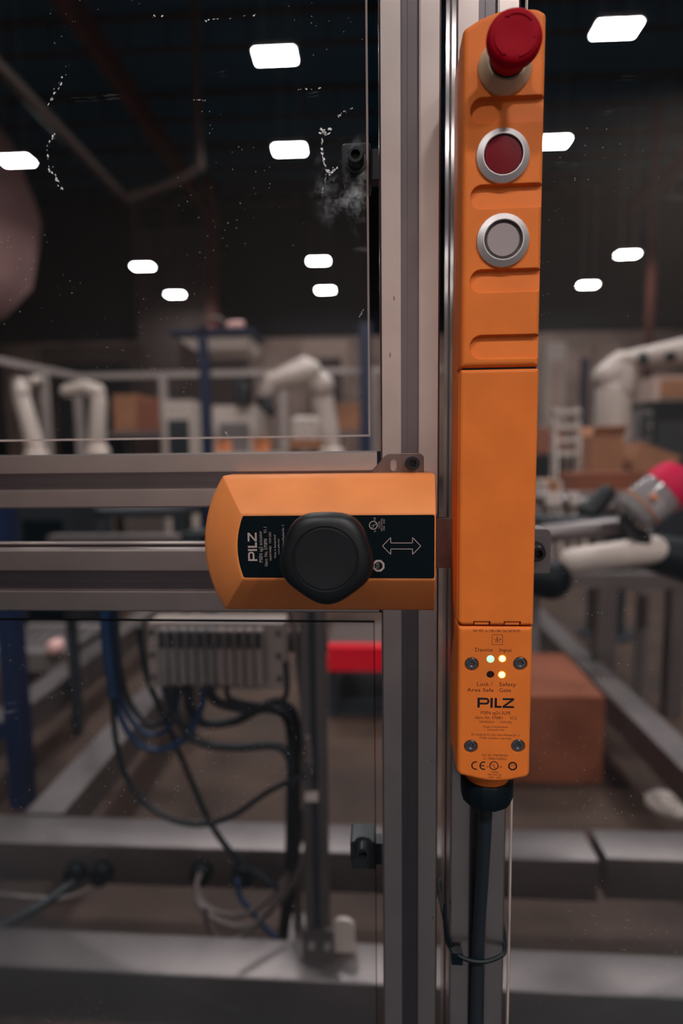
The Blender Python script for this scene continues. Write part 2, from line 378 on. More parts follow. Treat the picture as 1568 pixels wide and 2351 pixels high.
for px, py, lb in ((632, 130, 'bright white ceiling light at top centre, nearest of the row above the robot'),
                   (665, 345, 'bright white ceiling light left of the upper panel clamp'),
                   (731, 600, 'small ceiling light in the row above the robot, upper of the far pair'),
                   (747, 667, 'small ceiling light in the row above the robot, lower of the far pair'),
                   (38, 370, 'ceiling light cut by the left edge of the photo, over the pink shape'),
                   (328, 613, 'small ceiling light left of the grey column top, upper of its pair'),
                   (402, 677, 'small ceiling light in front of the grey column, lower of its pair'),
                   (1415, 68, 'large slanted ceiling light at the top right corner'),
                   (1268, 327, 'ceiling light half hidden by the orange control unit beside the red button'),
                   (1441, 585, 'small ceiling light at right beside the red brown column'),
                   (1350, 655, 'small ceiling light at right, lowest and farthest of that side')):
    fixture(atz(px, py, LZ), lb)
fixture(Vector((2.45, -4.3, LZ)), 'ceiling light behind the viewer on the right', False, LAMP_NEAR)
fixture(Vector((-2.2, -3.9, LZ)), 'ceiling light behind the viewer on the left', False, LAMP_FILL)
fixture(Vector((5.2, -7.6, LZ)), 'ceiling light far behind the viewer', False, LAMP_FILL)
fixture(Vector((3.6, 3.0, LZ)), 'ceiling light above the right machine cell', False, LAMP_MID)
fixture(Vector((-1.5, 2.6, LZ)), 'ceiling light above the left machine cell', False, LAMP_MID)
fixture(Vector((-1.5, 5.5, LZ)), 'ceiling light above the fenced robot cell', False, LAMP_MID*1.5)
fixture(Vector((3.4, 6.0, LZ)), 'ceiling light above the right robot cell', False, LAMP_MID*1.5)

# ------------------------------------------------------------------ aluminium profile sections
def section(x0, x1, z0, z1, sw=.012, sd=.0032):
    """closed outline (a,b) of a T-slot profile: a across the face, b depth from the front"""
    c = .0012; pts = []
    def side(P, Q):
        P = Vector(P); Q = Vector(Q); d = (Q-P).normalized(); n = Vector((-d.y, d.x)); mid = (P+Q)/2
        out = [P+d*c, mid-d*(sw/2+.0008), mid-d*(sw/2+.0008)+n*.0007, mid-d*sw/2+n*.0007, mid-d*sw/2+n*sd, mid-d*sw*.12+n*sd, mid-d*sw*.12+n*(sd-.0006), mid-d*sw*.06+n*(sd-.0006), mid-d*sw*.06+n*sd,
               mid+d*sw/2+n*sd, mid+d*sw/2+n*.0007, mid+d*(sw/2+.0008)+n*.0007, mid+d*(sw/2+.0008), Q-d*c]
        return out
    for P, Q in (((x0, z0), (x1, z0)), ((x1, z0), (x1, z1)), ((x1, z1), (x0, z1)), ((x0, z1), (x0, z0))): pts += side(P, Q)
    return pts
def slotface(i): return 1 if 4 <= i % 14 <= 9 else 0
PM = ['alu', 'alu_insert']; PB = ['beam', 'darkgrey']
def vprofile(x0, x1, yf, dp, z0, z1):
    mb = MB(); s = section(x0, x1, yf, yf+dp)
    return mb.loft([[(a, b, z0) for a, b in s], [(a, b, z1) for a, b in s]], pick=slotface)
def hprofile(zlo, zhi, yf, dp, x0, x1, sw=.012):
    mb = MB(); s = section(zlo, zhi, yf, yf+dp, sw)
    return mb.loft([[(x0, b, a) for a, b in s], [(x1, b, a) for a, b in s]], pick=slotface)

# ------------------------------------------------------------------ safety gate
GY = .402
gate = thing('safety_gate', (-.5, .42, .1), 'aluminium framed safety gate leaf with clear panels left of the orange control unit', 'gate')
vprofile(.0012, .0409, GY, .04, .08, 1.95).build('stile', None, gate, 25, PM)
hprofile(Z0-.0385, Z0-.0002, GY, .04, -.95, -.0014, .0118).build('upper_rail', None, gate, 25, PM)
hprofile(Z0-.1140, Z0-.0685, GY, .04, -.95, -.0004, .0150).build('lower_rail', None, gate, 25, PM)
MB().box((-.0014, GY+.001, Z0-.0380), (.0012, GY+.039, Z0-.0006)).build('end_cap', 'black', gate, 0)
MB().box((-.0004, GY+.001, Z0-.1138), (.0012, GY+.039, Z0-.0687)).build('end_cap', 'black', gate, 0)
def panel(x0, x1, z0, z1, parent, dark=False, name='panel'):
    mb = MB(); y0, y1, c = .421, .425, (.0006 if dark else .0013)
    R4 = lambda i, y: [mb.bm.verts.new(p) for p in ((x0+i, y, z0+i), (x1-i, y, z0+i), (x1-i, y, z1-i), (x0+i, y, z1-i))]
    A, B, D_ = R4(c, y0), R4(0, y0+c), R4(0, y1)
    mb.face(A); mb.face(D_[::-1]); mb.mi = 1
    for P_, Q_ in ((A, B), (B, D_)):
        for i in range(4): mb.face([P_[i], P_[(i+1) % 4], Q_[(i+1) % 4], Q_[i]])
    return mb.build(name, None, parent, 0, ['panel', 'panel_edge_dark' if dark else 'panel_edge'])
panel(-.94, -.0061, Z0+.0100, 1.94, gate)
panel(-.94, -.0040, .12, Z0-.1260, gate, True)
def clamp(px0, px1, py0, py1, spx, spy, tabx, parent, sr=.0056):
    a = at(px0, py1, .43); b = at(px1, py0, .43)
    mb = MB(); h = b.z-a.z
    ol = rpoly([(a.x+.0015, a.z, .001), (b.x, a.z, .001), (b.x, b.z, .002), (a.x, b.z, .002), (a.x, a.z+h*.35, .002)], 3)
    mb.slab(ol, .448, .4255, .001); mb.box((b.x-.0005, .428, a.z+h*.12), (tabx, .440, b.z-h*.12))
    cl = mb.build('panel_clamp', 'darkgrey', parent, 30)
    p = at(spx, spy, .41); mb = MB(); hx = lambda t, r: 1
    mb.lathe((p.x, .421, p.z), (0, -1, 0), [(sr*1.3, 0), (sr*1.3, .0015), (sr, .0017), (sr, .0105), (sr*.88, .0118), (sr*.55, .0118), (sr*.5, .007), (0, .007)], 24)
    mb.build('cap_screw', 'screw_black', cl, 35)
clamp(786, 850, 334, 428, 816, 355, .0011, gate)
clamp(805, 862, 1925, 1986, 833, 1962, .0011, gate)
# glue residue smears on the upper panel, as thin raised flakes
mb = MB()
for pts, wd in (((( 741, 318), (738, 340), (742, 362), (748, 392)), .0009), (((735, 300), (745, 305), (757, 297)), .0012), (((752, 398), (760, 396), (770, 388)), .0014), (((776, 268), (790, 258), (812, 248)), .0006), (((150, 172), (128, 205), (108, 240)), .0016), (((122, 305), (108, 345), (118, 392), (146, 436)), .0018), (((747, 405), (742, 430), (738, 445)), .0005),
                (((462, 49), (500, 44), (590, 34)), .0006), (((345, 38), (375, 37)), .0006), (((440, 232), (470, 230)), .0006), (((680, 205), (735, 203)), .0007), (((518, 990), (522, 998)), .0007), (((832, 712), (826, 728)), .0006)):
    for (xa, ya), (xb, yb) in zip(pts, pts[1:]):
        for k in range(9 if wd > .0008 else 7):
            t = random.random(); j_ = 5.5 if wd > .001 else 2.2; px = xa+(xb-xa)*t+random.uniform(-j_, j_); py = ya+(yb-ya)*t+random.uniform(-j_, j_)
            c = at(px, py, .42085); dx = (at(xb, yb, .42085)-at(xa, ya, .42085)).normalized(); dz = Vector((-dx.z, 0, dx.x))
            L = min(wd, .0010)*random.uniform(.3, 1.5); W = L*random.uniform(.2, .7)
            q = [c+dx*L+dz*W*.2, c+dz*W, c-dx*L*.8, c-dz*W*.8]
            lo = [mb.bm.verts.new((p.x, .42095, p.z)) for p in q]; hi = [mb.bm.verts.new((p.x, .4208, p.z)) for p in q]
            mb.face(hi)
            for i in range(4): mb.face([lo[i], lo[(i+1) % 4], hi[(i+1) % 4], hi[i]])
mb.build('dried_residue', 'smear', gate, 0)['label'] = 'whitish dried smears and scratches on the upper panel'
# steel angle bracket between upper rail and stile, above the handle
mb = MB()
a = [at(x, y, .398) for x, y in ((846, 1090), (889, 1041), (966, 1040), (973, 1048), (974, 1092))]
ol = rpoly([(p.x, p.z, r) for p, r in zip(a, (.0, .004, .0025, .0015, 0))], 4)
ol = list(ol)[:-1] + [(at(974, 1092, .398).x, Z0-.022), (at(846, 1090, .398).x, Z0-.022)]
mb.slab(ol, .4018, .3990, .0005)
br = mb.build('corner_bracket', 'steel_plate', gate, 30)
p = at(904, 1068, .399); cut = MB().slab(rpoly([(p.x-.0022, p.z-.004, .0021), (p.x+.0022, p.z-.004, .0021), (p.x+.0022, p.z+.004, .0021), (p.x-.0022, p.z+.004, .0021)], 5), .41, .39, 0).build('c', 'ink')
boolean(br, [cut])
p = at(947, 1064, .395)
MB().lathe((p.x, .399, p.z), (0, -1, 0), [(.0047, 0), (.0047, .0045), (.0042, .0052), (.0026, .0052), (.0023, .002), (0, .002)], 24).build('cap_screw', 'screw_black', br, 35)

# ------------------------------------------------------------------ fixed post and right panel
post = thing('fence_post', (.07, .42, 0), 'fixed slotted aluminium post carrying the orange control unit, standing on the floor', 'post')
vprofile(.0502, .0900, GY, .06, 0, 2.05).build('profile', None, post, 25, PM)
MB().box((.03, .38, 0), (.11, .48, .008)).build('base_plate', 'beam', post, 0)
rp_t = thing('clear_safety_screen', (.5, .423, .1), 'clear panel edge at the right of the slotted post, reaching off the photo', 'panel')
panel(.0985, .95, .1, 2.0, rp_t, True, 'sheet')
MB().box((.098, .4205, .1), (.0986, .4255, 2.0)).build('edge_strip', 'panel_edge', rp_t, 0)
a = at(1225, 1315, .43); b = at(1262, 1212, .43)
mb = MB(); mb.slab(rpoly([(.0895, a.z, .001), (b.x, a.z, .002), (b.x, b.z, .004), (.0895, b.z, .001)], 4), .446, .4255, .001)
cl = mb.build('panel_clamp', 'grey', rp_t, 30)
p = at(1236, 1272, .41)
MB().lathe((p.x, .4208, p.z), (0, -1, 0), [(.0075, 0), (.0075, .001), (.0055, .0012), (.0055, .010), (.0048, .0112), (.003, .0112), (.0028, .006), (0, .006)], 24).build('cap_screw', 'screw_black', cl, 35)

# ------------------------------------------------------------------ orange control unit
FY = .3600
cu = thing('gate_control_unit', (.0723, GY, Z0-.21), 'tall orange safety switch housing with buttons and status lights on the slotted post', 'control unit')
back = rp([(49.4, -208, 4.5), (49.4, 235.8, 3.6), (58, 241, 14), (73, 246, 36), (90, 244.6, 8), (94.6, 241.6, 3), (94.6, -208.6, 4.5), (73, -213.4, 40)], 6)
MB().slab(back, .4018, .3765, .0005).build('back_shell', 'orange_shell', cu, 35)
ol = rp([(48.9, 48.4, 1.5), (48.9, 236.6, 3.6), (58, 241.6, 14), (73, 246.6, 36), (90, 245.2, 8), (95.0, 242.2, 3), (95.0, 48.4, 1.5)], 7)
up = MB().slab(ol, .3767, FY, .0032, 6).build('upper_housing', 'orange', cu, 28)
cuts = []
for y0, y1, xl in ((221, 282, 1080), (422, 478, 1080), (617, 671, 1079), (768, 824, 1078)):
    zt = at(1150, y0, FY).z; zb = at(1150, y1, FY).z; x0 = at(xl, (y0+y1)/2, FY).x; r = (zt-zb)/2; x1 = .1005
    ol = [(x1, zb)]; ol += [(x0+r-r*sin(t*pi/16), zb+r-r*cos(t*pi/16)) for t in range(17)]; ol += [(x1, zt)]
    mb = MB(); dep = lambda z: FY+.0016+.0013*((z-zb)/(zt-zb))
    n = len(ol); inner = [((x-(x0+r))*.90+(x0+r) if x < x0+r else x, (z-(zb+r))*.90+(zb+r)) for x, z in ol]
    zz = lambda z: min(max(z, zb), zt)
    rings = [[(x, FY-.004, z) for x, z in inset(ol, -.0002)], [(x, FY+.0003, z) for x, z in ol], [(x, dep(z), z) for x, z in inner]]
    mb.loft(rings); cuts.append(mb.build('c', 'ink'))
boolean(up, cuts)
# flip cover
ol = rp([(48.7, -109.6, 3.5), (48.7, 47.3, 1.5), (95.2, 47.3, 1.5), (95.2, -109.6, 1.0)], 6)
cv = MB().slab(ol, .3767, FY-.0003, .0022, 6).build('flip_cover', 'orange', cu, 28)
cuts = []
for px in (1088, 1124, 1158, 1194):
    x = at(px, 1432, FY).x; cuts.append(MB().box((x-.0004, .35, Z0-.1115), (x+.0004, .3640, Z0-.1068)).build('c', 'ink', smooth=0))
for pa, pb in ((1089, 1123), (1159, 1193)):
    cuts.append(MB().box((at(pa, 1432, FY).x, .35, Z0-.1112), (at(pb, 1432, FY).x, FY+.0005, Z0-.1068)).build('c', 'ink', smooth=0))
boolean(cv, cuts)
yz = rpoly([(.3618, Z0-.1085, .002), (.3780, Z0-.101, .016), (.3895, Z0-.072, .05), (.3895, Z0+.012, .05), (.3800, Z0+.037, .016), (.3618, Z0+.0465, .002)], 8)
MB().loft([[(.0496, a, b) for a, b in yz], [(.0484, a, b) for a, b in yz], [(.0481, a, b) for a, b in inset(yz, .0004)]]).build('side_cheek', 'orange', cv, 30)
# dark joint under the upper housing
MB().box((.0505, .3622, Z0+.0470), (.0938, .3760, Z0+.0487)).build('joint_strip', 'black', cu, 0)
ol = rp([(49.0, -110.4, 1.5), (95.0, -110.4, 1.0), (95.0, -209.2, 4.5), (73, -214.2, 45), (49.0, -208.6, 4.5)], 7)
lo = MB().slab(ol, .3767, FY, .0026, 6).build('lower_housing', 'orange', cu, 28)
def disc_cut(x, z, r, d): return MB().cyl((x, .35, z), (x, FY+d, z), r, n=40).build('c', 'ink')
scr = [at(px, py, FY) for px, py in ((1083, 1525), (1194.5, 1524), (1081, 1714), (1189.5, 1713))]
leds = [(at(px, py, FY), k) for px, py, k in ((1126, 1513, 'green'), (1153, 1512, 'amber'), (1126, 1549, 'off'), (1152, 1549, 'amber'))]
boolean(lo, [disc_cut(p.x, p.z, .0044, .0016) for p in scr] + [disc_cut(p.x, p.z, .0024, .0012) for p, k in leds])
for p in scr:
    mb = MB()
    mb.lathe((p.x, FY+.0016, p.z), (0, -1, 0), [(.0040, 0), (.0040, .0009), (.0036, .00115), (.0021, .0012)], 36, cap=False)
    star = lambda t, r: 1+.14*cos(6*t) if r < .002 else 1
    mb.lathe((p.x, FY+.0016, p.z), (0, -1, 0), [(.0021, .0012), (.0019, .0011), (.0016, .0003), (.0002, .00025)], 36, star, cap=False)
    mb.build('housing_screw', 'screw', cu, 30)
for p, k in leds:
    r = .0026 if k == 'green' else .00235
    o = MB().lathe((p.x, FY+.0012, p.z), (0, -1, 0), [(r, 0), (r, .0010), (r*.85, .0014), (r*.5, .0016), (0, .0017)] if k != 'off' else [(r, 0), (r, .0003), (r*.6, .0005), (0, .0005)], 24).build('status_light', 'led_'+k, cu, 40)
    if k == 'amber': MB().lathe((p.x, FY+.0011, p.z), (0, -1, 0), [(.0024, .0000), (.0024, .0013), (.00205, .0016), (.0020, .0011)], 24, cap=False).build('halo_ring', 'led_halo', o, 40)
    o['label'] = {'green': 'lit pale green status light', 'amber': 'lit amber white status light', 'off': 'dark unlit status light'}[k]
# pushbuttons
for py, k in ((352.5, 'red'), (548.5, 'grey')):
    p = at(1156.5, py, FY-.003)
    mb = MB(); mb.lathe((p.x, FY+.0003, p.z), (0, -1, 0), [(.0152, 0), (.0152, .0008), (.0149, .0015), (.0116, .0031), (.0112, .0031), (.0110, .0028), (.0109, .0010), (.0109, .0004)], 64)
    rg = mb.build('push_button', 'ring', cu, 25); rg['label'] = 'round %s push button with a satin silver ring' % k
    if k == 'red':
        MB().lathe((p.x, FY+.0003, p.z), (0, -1, 0), [(.0106, .0005), (.0106, .0018), (.0102, .0022), (.006, .0024), (0, .0025)], 48).build('lens', 'red_lens', rg, 30)
    else:
        MB().lathe((p.x, FY+.0003, p.z), (0, -1, 0), [(.0106, .0005), (.0106, .0014), (.0102, .0017), (.0098, .0012), (0, .0012)], 48).build('lens_rim', 'clear_rim', rg, 30)
        MB().lathe((p.x, FY+.0003, p.z), (0, -1, 0), [(.0093, .0012), (.0093, .0017), (.0090, .0020), (.005, .0019), (0, .0019)], 48).build('lens', 'grey_lens', rg, 30)
# emergency stop
p = at(1159, 155, FY)
mb = MB(); mb.lathe((p.x, FY+.0003, p.z), (0, -1, 0), [(.0151, 0), (.0151, .0012), (.0146, .0021), (.0116, .0072), (.0112, .0078), (.0105, .0080), (.0, .0080)], 56)
es = mb.build('emergency_stop_button', 'beige', cu, 30); es['label'] = 'red mushroom emergency stop on a beige collar'
MB().lathe((p.x, FY+.0003, p.z), (0, -1, 0), [(.0101, .0078), (.0101, .0096), (.0095, .0100)], 48).build('dark_ring', 'black', es, 30)
mb = MB(); mb.lathe((p.x, FY+.0003, p.z), (0, -1, 0), [(.0100, .0098), (.0103, .0125), (.0114, .0155), (.0129, .0182), (.0141, .0205), (.01455, .0224), (.0145, .0240), (.0139, .0255), (.0124, .0266), (.0098, .0268), (.0060, .0264), (0, .0262)], 56)
cap = mb.build('mushroom_cap', 'red_cap', es, 40)
for k in range(3):
    a0 = radians(40+120*k); mb = MB(); yb = FY+.0003-.0266
    def arcpt(r, a): return (p.x+r*cos(a), p.z+r*sin(a))
    N = 12; o_ = [arcpt(.0112, a0+radians(70)*i/N) for i in range(N+1)]; i_ = [arcpt(.0100, a0+radians(70)*i/N) for i in range(N+1)]
    ae = a0+radians(70); ol = o_ + [arcpt(.0119, ae), arcpt(.0106, ae+.22), arcpt(.0093, ae)] + i_[::-1]
    mb.loft([[(x, yb+.0008, z) for x, z in ol], [(x, yb-.0006, z) for x, z in ol]])
    mb.build('turn_arrow', 'red_cap', cap, 0)
# lettering
def X(px, py=1600, Y=FY): return at(px, py, Y).x
def Zt(py, px=1140, Y=FY): return at(px, py, Y).z
YT = FY-.00006
soft = MB(); ink = MB()
def T(mb, s_, xa, xb, yb, cap): textm(mb, s_, X(xa, yb), X(xb, yb), Zt(yb), cap*FY/FPX, YT)
T(ink, '24.0 VDC  In: 0.08-1.18A  Out: 2x0.5A PD', 1086, 1194, 1451, 6.4)
T(soft, 'Device', 1091, 1131, 1496, 9.5); T(soft, 'Input', 1147, 1175, 1496, 9.5)
T(soft, 'Lock /', 1095, 1131, 1575, 9.5); T(soft, 'Safety', 1146, 1185, 1575, 9.5)
T(soft, 'Area Safe', 1072, 1133, 1588.5, 9.5); T(soft, 'Gate', 1146, 1173, 1588.5, 9.5)
T(soft, 'PSEN sg2c-3LPE', 1104, 1172, 1640, 8); T(soft, 'Ident. No. 570801      V1.2', 1091, 1186, 1651, 7.6)
T(soft, 'SA009233301      YOM 2021', 1100, 1175, 1660, 5.6); T(soft, 'Made in Switzerland', 1110, 1165, 1671, 5.4)
T(soft, 'www.pilz.com', 1118, 1158, 1677.5, 5); T(soft, 'Pilz GmbH & Co. KG, Felix-Wankel-Str. 2', 1082, 1192, 1689.5, 5.4)
T(soft, '73760 Ostfildern, Germany', 1101, 1174, 1697, 5.2)
T(soft, 'FCC ID: VT8-PSENSG', 1107, 1166, 1736.5, 5.6); T(soft, 'IC: 7482A-PSENSG', 1110, 1163, 1744.5, 5.6)
def pilz(mb, u0, u1, v0, v1, put):
    """wordmark PILZ in a unit frame 100 x 28"""
    def q(pts): put([(u0+(u1-u0)*x/100, v0+(v1-v0)*y/28) for x, y in pts])
    t = 6.6
    q([(0, 0), (t, 0), (t, 28), (0, 28)])
    q([(t, 28), (t, 22.6), (24, 22.6), (24, 28)])
    # bowl of the P as an arc strip
    oc = [(24+9*cos(a), 18.4+9.6*sin(a)) for a in [pi/2-pi*i/10 for i in range(11)]]; ic = [(24+3.2*cos(a), 18.4+4.2*sin(a)) for a in [pi/2-pi*i/10 for i in range(11)]]
    for i in range(10): q([oc[i], oc[i+1], ic[i+1], ic[i]])
    q([(t, 8.8), (24, 8.8), (24, 14.2), (t, 14.2)]); 
    q([(35.5, 0), (35.5+t, 0), (35.5+t, 28), (35.5, 28)])
    q([(47, 0), (47+t, 0), (47+t, 28), (47, 28)]); q([(47+t, 0), (66, 0), (66, 5.8), (47+t, 5.8)])
    q([(69, 0), (100, 0), (100, 5.6), (69, 5.6)]); q([(69, 22.4), (100, 22.4), (100, 28), (69, 28)]); q([(69, 5.6), (77.5, 5.6), (100, 22.4), (91, 22.4)])
pilz(ink, X(1096, 1614), X(1180, 1614), Zt(1625), Zt(1602.5), lambda pts: poly(ink, pts, YT))
# pictogram
x0, x1, z0, z1 = X(1127.5), X(1151.5), Zt(1480), Zt(1457); lw = .00022
for a, b in (((x0, z0), (x1, z0)), ((x1, z0), (x1, z1)), ((x1, z1), (x0, z1)), ((x0, z1), (x0, z0))): line(ink, a, b, lw, YT)
def u(x, y): return (x0+(x1-x0)*x, z0+(z1-z0)*y)
for a, b in ((u(.13, .53), u(.33, .53)), (u(.33, .53), u(.33, .25)), (u(.33, .25), u(.66, .25)), (u(.66, .25), u(.66, .53)), (u(.66, .53), u(.86, .53)), (u(.86, .53), u(.76, .63)), (u(.86, .53), u(.76, .43))): line(ink, a, b, lw, YT)
line(ink, u(.49, .34), u(.49, .76), lw*2.4, YT)
# CE, UL, TUV marks
ce = MB()
k = FY/FPX
cx, cz = X(1094), Zt(1758.5)
ringflat(ink, cx, cz, 7.6*k, 10.6*k, YT, 18, radians(90), radians(270)); line(ink, (cx, cz+9.1*k), (cx+3*k, cz+9.1*k), 3*k, YT); line(ink, (cx, cz-9.1*k), (cx+3*k, cz-9.1*k), 3*k, YT)
cx = X(1113); ringflat(ink, cx, cz, 7.6*k, 10.6*k, YT, 18, radians(90), radians(270)); line(ink, (cx, cz+9.1*k), (cx+3*k, cz+9.1*k), 3*k, YT); line(ink, (cx, cz-9.1*k), (cx+3*k, cz-9.1*k), 3*k, YT); line(ink, (cx-8*k, cz), (cx+1.5*k, cz), 2.4*k, YT)
def ul(mb, cx, cz, k, y, vert=False):
    ringflat(mb, cx, cz, 8.8*k, 11*k, y, 32)
    if not vert:
        textm(mb, 'U', cx-6*k, cx-.5*k, cz-1.5*k, 8*k, y); textm(mb, 'L', cx+.5*k, cx+5*k, cz-6.5*k, 8*k, y)
        textm(mb, 'c', cx-16.5*k, cx-12.5*k, cz-5*k, 6*k, y); textm(mb, 'US', cx+12*k, cx+19.5*k, cz-5*k, 5.5*k, y)
    else:
        textm(mb, 'U', cz-6*k, cz-.5*k, cx+1.5*k, 8*k, y, True); textm(mb, 'L', cz+.5*k, cz+5*k, cx+6.5*k, 8*k, y, True)
        textm(mb, 'c', cz-17*k, cz-12.5*k, cx+6*k, 6*k, y, True); textm(mb, 'US', cz+12*k, cz+20*k, cx+6*k, 5.5*k, y, True)
ul(ink, X(1136.5), Zt(1758), k, YT)
for s_, xa, xb, yb in (('LISTED', 1128, 1145, 1774.5), ('IND.CONT.EQ.', 1120, 1152, 1780.5), ('4700   C001', 1122, 1150, 1786.5)):
    T(ink, s_, xa, xb, yb, 4.2)
def tuv(mb, cx, cz, R, y, vert=False):
    ringflat(mb, cx, cz, R*.66, R, y, 8, radians(22.5), radians(382.5)-.011)
    if vert: textm(mb, 'TÜV', cz-R*.5, cz+R*.5, cx+R*.12, R*.5, y, True)
    else: textm(mb, 'TÜV', cx-R*.5, cx+R*.5, cz-R*.12, R*.5, y)
tuv(ink, X(1180), Zt(1758), 11.3*k, YT)
soft.build('fine_lettering', 'ink_soft', lo, 0); ink.build('bold_lettering', 'ink', lo, 0)
# gland under the unit
gx = .0722; gy = .3835; gz = Z0-.2085
MB().lathe((gx, gy, gz), (0, 0, -1), [(.0182, -.004), (.0178, .004), (.0150, .0105), (.0146, .0118), (.0146, .0135), (.0140, .0137), (.0140, .0160)], 48).build('gland_neck', 'orange_shell', cu, 30)
rib = lambda t, r: 1+.018*(1 if (t*12/pi) % 2 < .35 else 0)
MB().lathe((gx, gy, gz), (0, 0, -1), [(.0142, .0145), (.0146, .0132), (.0168, .0128), (.0174, .0140), (.0172, .0255), (.0162, .0290), (.0135, .0312), (.0080, .0317)], 96, rib).build('gland_nut', 'black', cu, 30)
ca = MB(); ca.tube([(gx, gy, gz-.029), (gx, gy+.003, gz-.06), (.0716, gy+.008, gz-.10), (.0704, GY-.0030, gz-.17), (.0700, GY-.0015, gz-.3), (.0700, GY-.0015, gz-.6), (.0700, GY-.0015, .05)], .0044, 14)
tag(ca.build('cable', 'cable_black', None, 40), 'black cable running down the post slot from the orange unit', 'cable')
# cable tie
p = at(1090, 2175, GY); z = p.z
mb = MB(); mb.tube([(.0490, GY+.02, z+.004), (.0492, GY-.001, z+.003), (.058, GY-.0085, z-.0005), (.072, GY-.0100, z-.002), (.085, GY-.0065, z-.0008), (.0906, GY-.001, z+.002), (.0912, GY+.02, z+.010), (.0905, GY+.061, z+.008), (.07, GY+.0618, z+.006), (.0495, GY+.061, z+.005), (.0488, GY+.02, z+.004)], .0016, 8)
mb.box((.0510, GY-.0085, z-.0070), (.0590, GY-.0020, z+.0020)); mb.tube([(.052, GY-.004, z+.001), (.0480, GY-.004, z+.012), (.0465, GY-.002, z+.024), (.0470, GY, z+.034)], .0012, 8)
tag(mb.build('cable_tie', 'black', None, 40), 'black cable tie looped around the slotted post and its cable', 'cable tie')

# ------------------------------------------------------------------ sliding handle unit
hd = thing('door_handle_unit', (-.04, GY, Z0-.105), 'orange sliding actuator with black label and big black knob across the gate rails', 'handle')
def hol(tl, mid, bl, xr, zt, zb, n=16):
    # circle through tl, mid, bl
    (ax, ay), (bx, by), (cx_, cy_) = tl, mid, bl
    d = 2*(ax*(by-cy_)+bx*(cy_-ay)+cx_*(ay-by))
    ux = ((ax*ax+ay*ay)*(by-cy_)+(bx*bx+by*by)*(cy_-ay)+(cx_*cx_+cy_*cy_)*(ay-by))/d
    uy = ((ax*ax+ay*ay)*(cx_-bx)+(bx*bx+by*by)*(ax-cx_)+(cx_*cx_+cy_*cy_)*(bx-ax))/d
    r = sqrt((ax-ux)**2+(ay-uy)**2); a0 = atan2(ay-uy, ax-ux); a1 = atan2(cy_-uy, cx_-ux)
    if a1 < 0: a1 += 2*pi
    if a0 < 0: a0 += 2*pi
    return [(xr, zt)] + [(ux+r*cos(a0+(a1-a0)*i/n), uy+r*sin(a0+(a1-a0)*i/n)) for i in range(n+1)] + [(xr, zb)]
def W(ol, y): return [(x/1000, y, z/1000+Z0) for x, z in ol]
O = hol((-102, -15.2), (-116, -58), (-103.3, -105), 35.6, -15.2, -105)
I = hol((-85.0, -38.3), (-88.9, -58), (-85.5, -78.8), 34.2, -38.6, -79.0)
def mix(A_, B_, t): return [(a[0]*(1-t)+b[0]*t, a[1]*(1-t)+b[1]*t) for a, b in zip(A_, B_)]
mb = MB(); mb.loft([W(O, .3995), W(O, .378), W(mix(O, I, .03), .3757), W(mix(O, I, .10), .3733), W(mix(O, I, .94), .3548), W(I, .3540)])
hb = mb.build('handle_body', 'handle_orange', hd, 25)
bv = hb.modifiers.new('bevel', 'BEVEL'); bv.width = .0022; bv.segments = 4; bv.limit_method = 'ANGLE'; bv.angle_limit = radians(24)
tmp = MB().box((.0, .3, 1), (.001, .301, 1.001)).build('c', 'ink'); tmp.location = (5, 5, 5); boolean(hb, [tmp])
Lb = hol((-84.2, -39.3), (-88.1, -58), (-84.7, -78.0), 33.4, -39.2, -78.4)
mb = MB(); lab = rpoly([(x/1000, z/1000+Z0, .0012 if i in (0, 1, 17, 18) else 0) for i, (x, z) in enumerate(Lb)], 4)
HF = .3540
mb.slab(lab, HF+.0005, HF-.0002, .0001, 1); lb = mb.build('label_plate', 'label_black', hd, 0); lb['label'] = 'black label plate with pale lettering'
hp = MB(); HY = HF-.00028
def HX(px, py=1255): return at(px, py, HY).x
def HZ(py, px=700): return at(px, py, HY).z
pilz(hp, HZ(1288, 580), HZ(1223, 580), HX(590), HX(569), lambda pts: poly(hp, [(v, u_) for u_, v in pts], HY))
hk = HY/FPX
for s_, xb, ya, yb, cap in (('PSEN sg2 actuator', 602, 1291, 1219, 8.5), ('Ident. No. 570890     V1.1', 613.5, 1300, 1210, 8.2), ('SA009194482   YOM 2021', 623, 1287, 1222, 5.6), ('Made in Switzerland', 633.5, 1281, 1228, 5.4), ('www.pilz.com', 641.5, 1273, 1237, 4.8), ('Felix-Wankel-Str. 2', 653, 1256, 1205, 5.6)):
    textm(hp, s_, HZ(ya, xb), HZ(yb, xb), HX(xb), cap*hk, HY, True)
ul(hp, HX(857, 1206), HZ(1206, 857), hk*.92, HY, True)
for s_, xb, ya, yb in (('LISTED', 872.5, 1213, 1197), ('IND.CONT.EQ.', 878, 1219, 1190), ('4700   C001', 883.5, 1218, 1192)): textm(hp, s_, HZ(ya, 870), HZ(yb, 870), HX(xb, 1206), 3.8*hk, HY, True)
tuv(hp, HX(869, 1299), HZ(1299, 869), 15*hk, HY, True)
def hpt(px, py): q = at(px, py, HY); return (q.x, q.z)
arrow = [(878, 1253.5), (897, 1234), (897, 1246.5), (947, 1246.5), (947, 1234), (966, 1253.5), (947, 1273), (947, 1260.5), (897, 1260.5), (897, 1273)]
for i in range(10): line(hp, hpt(*arrow[i]), hpt(*arrow[(i+1) % 10]), 1.7*hk, HY)
hp.build('lettering', 'white_print', lb, 0)
kx, kz = -.0297, Z0-.0592
lobes = lambda t, r: 1+.034*cos(5*(t+radians(18-72))) * min(1, max(0, (r-.0185)/.006))
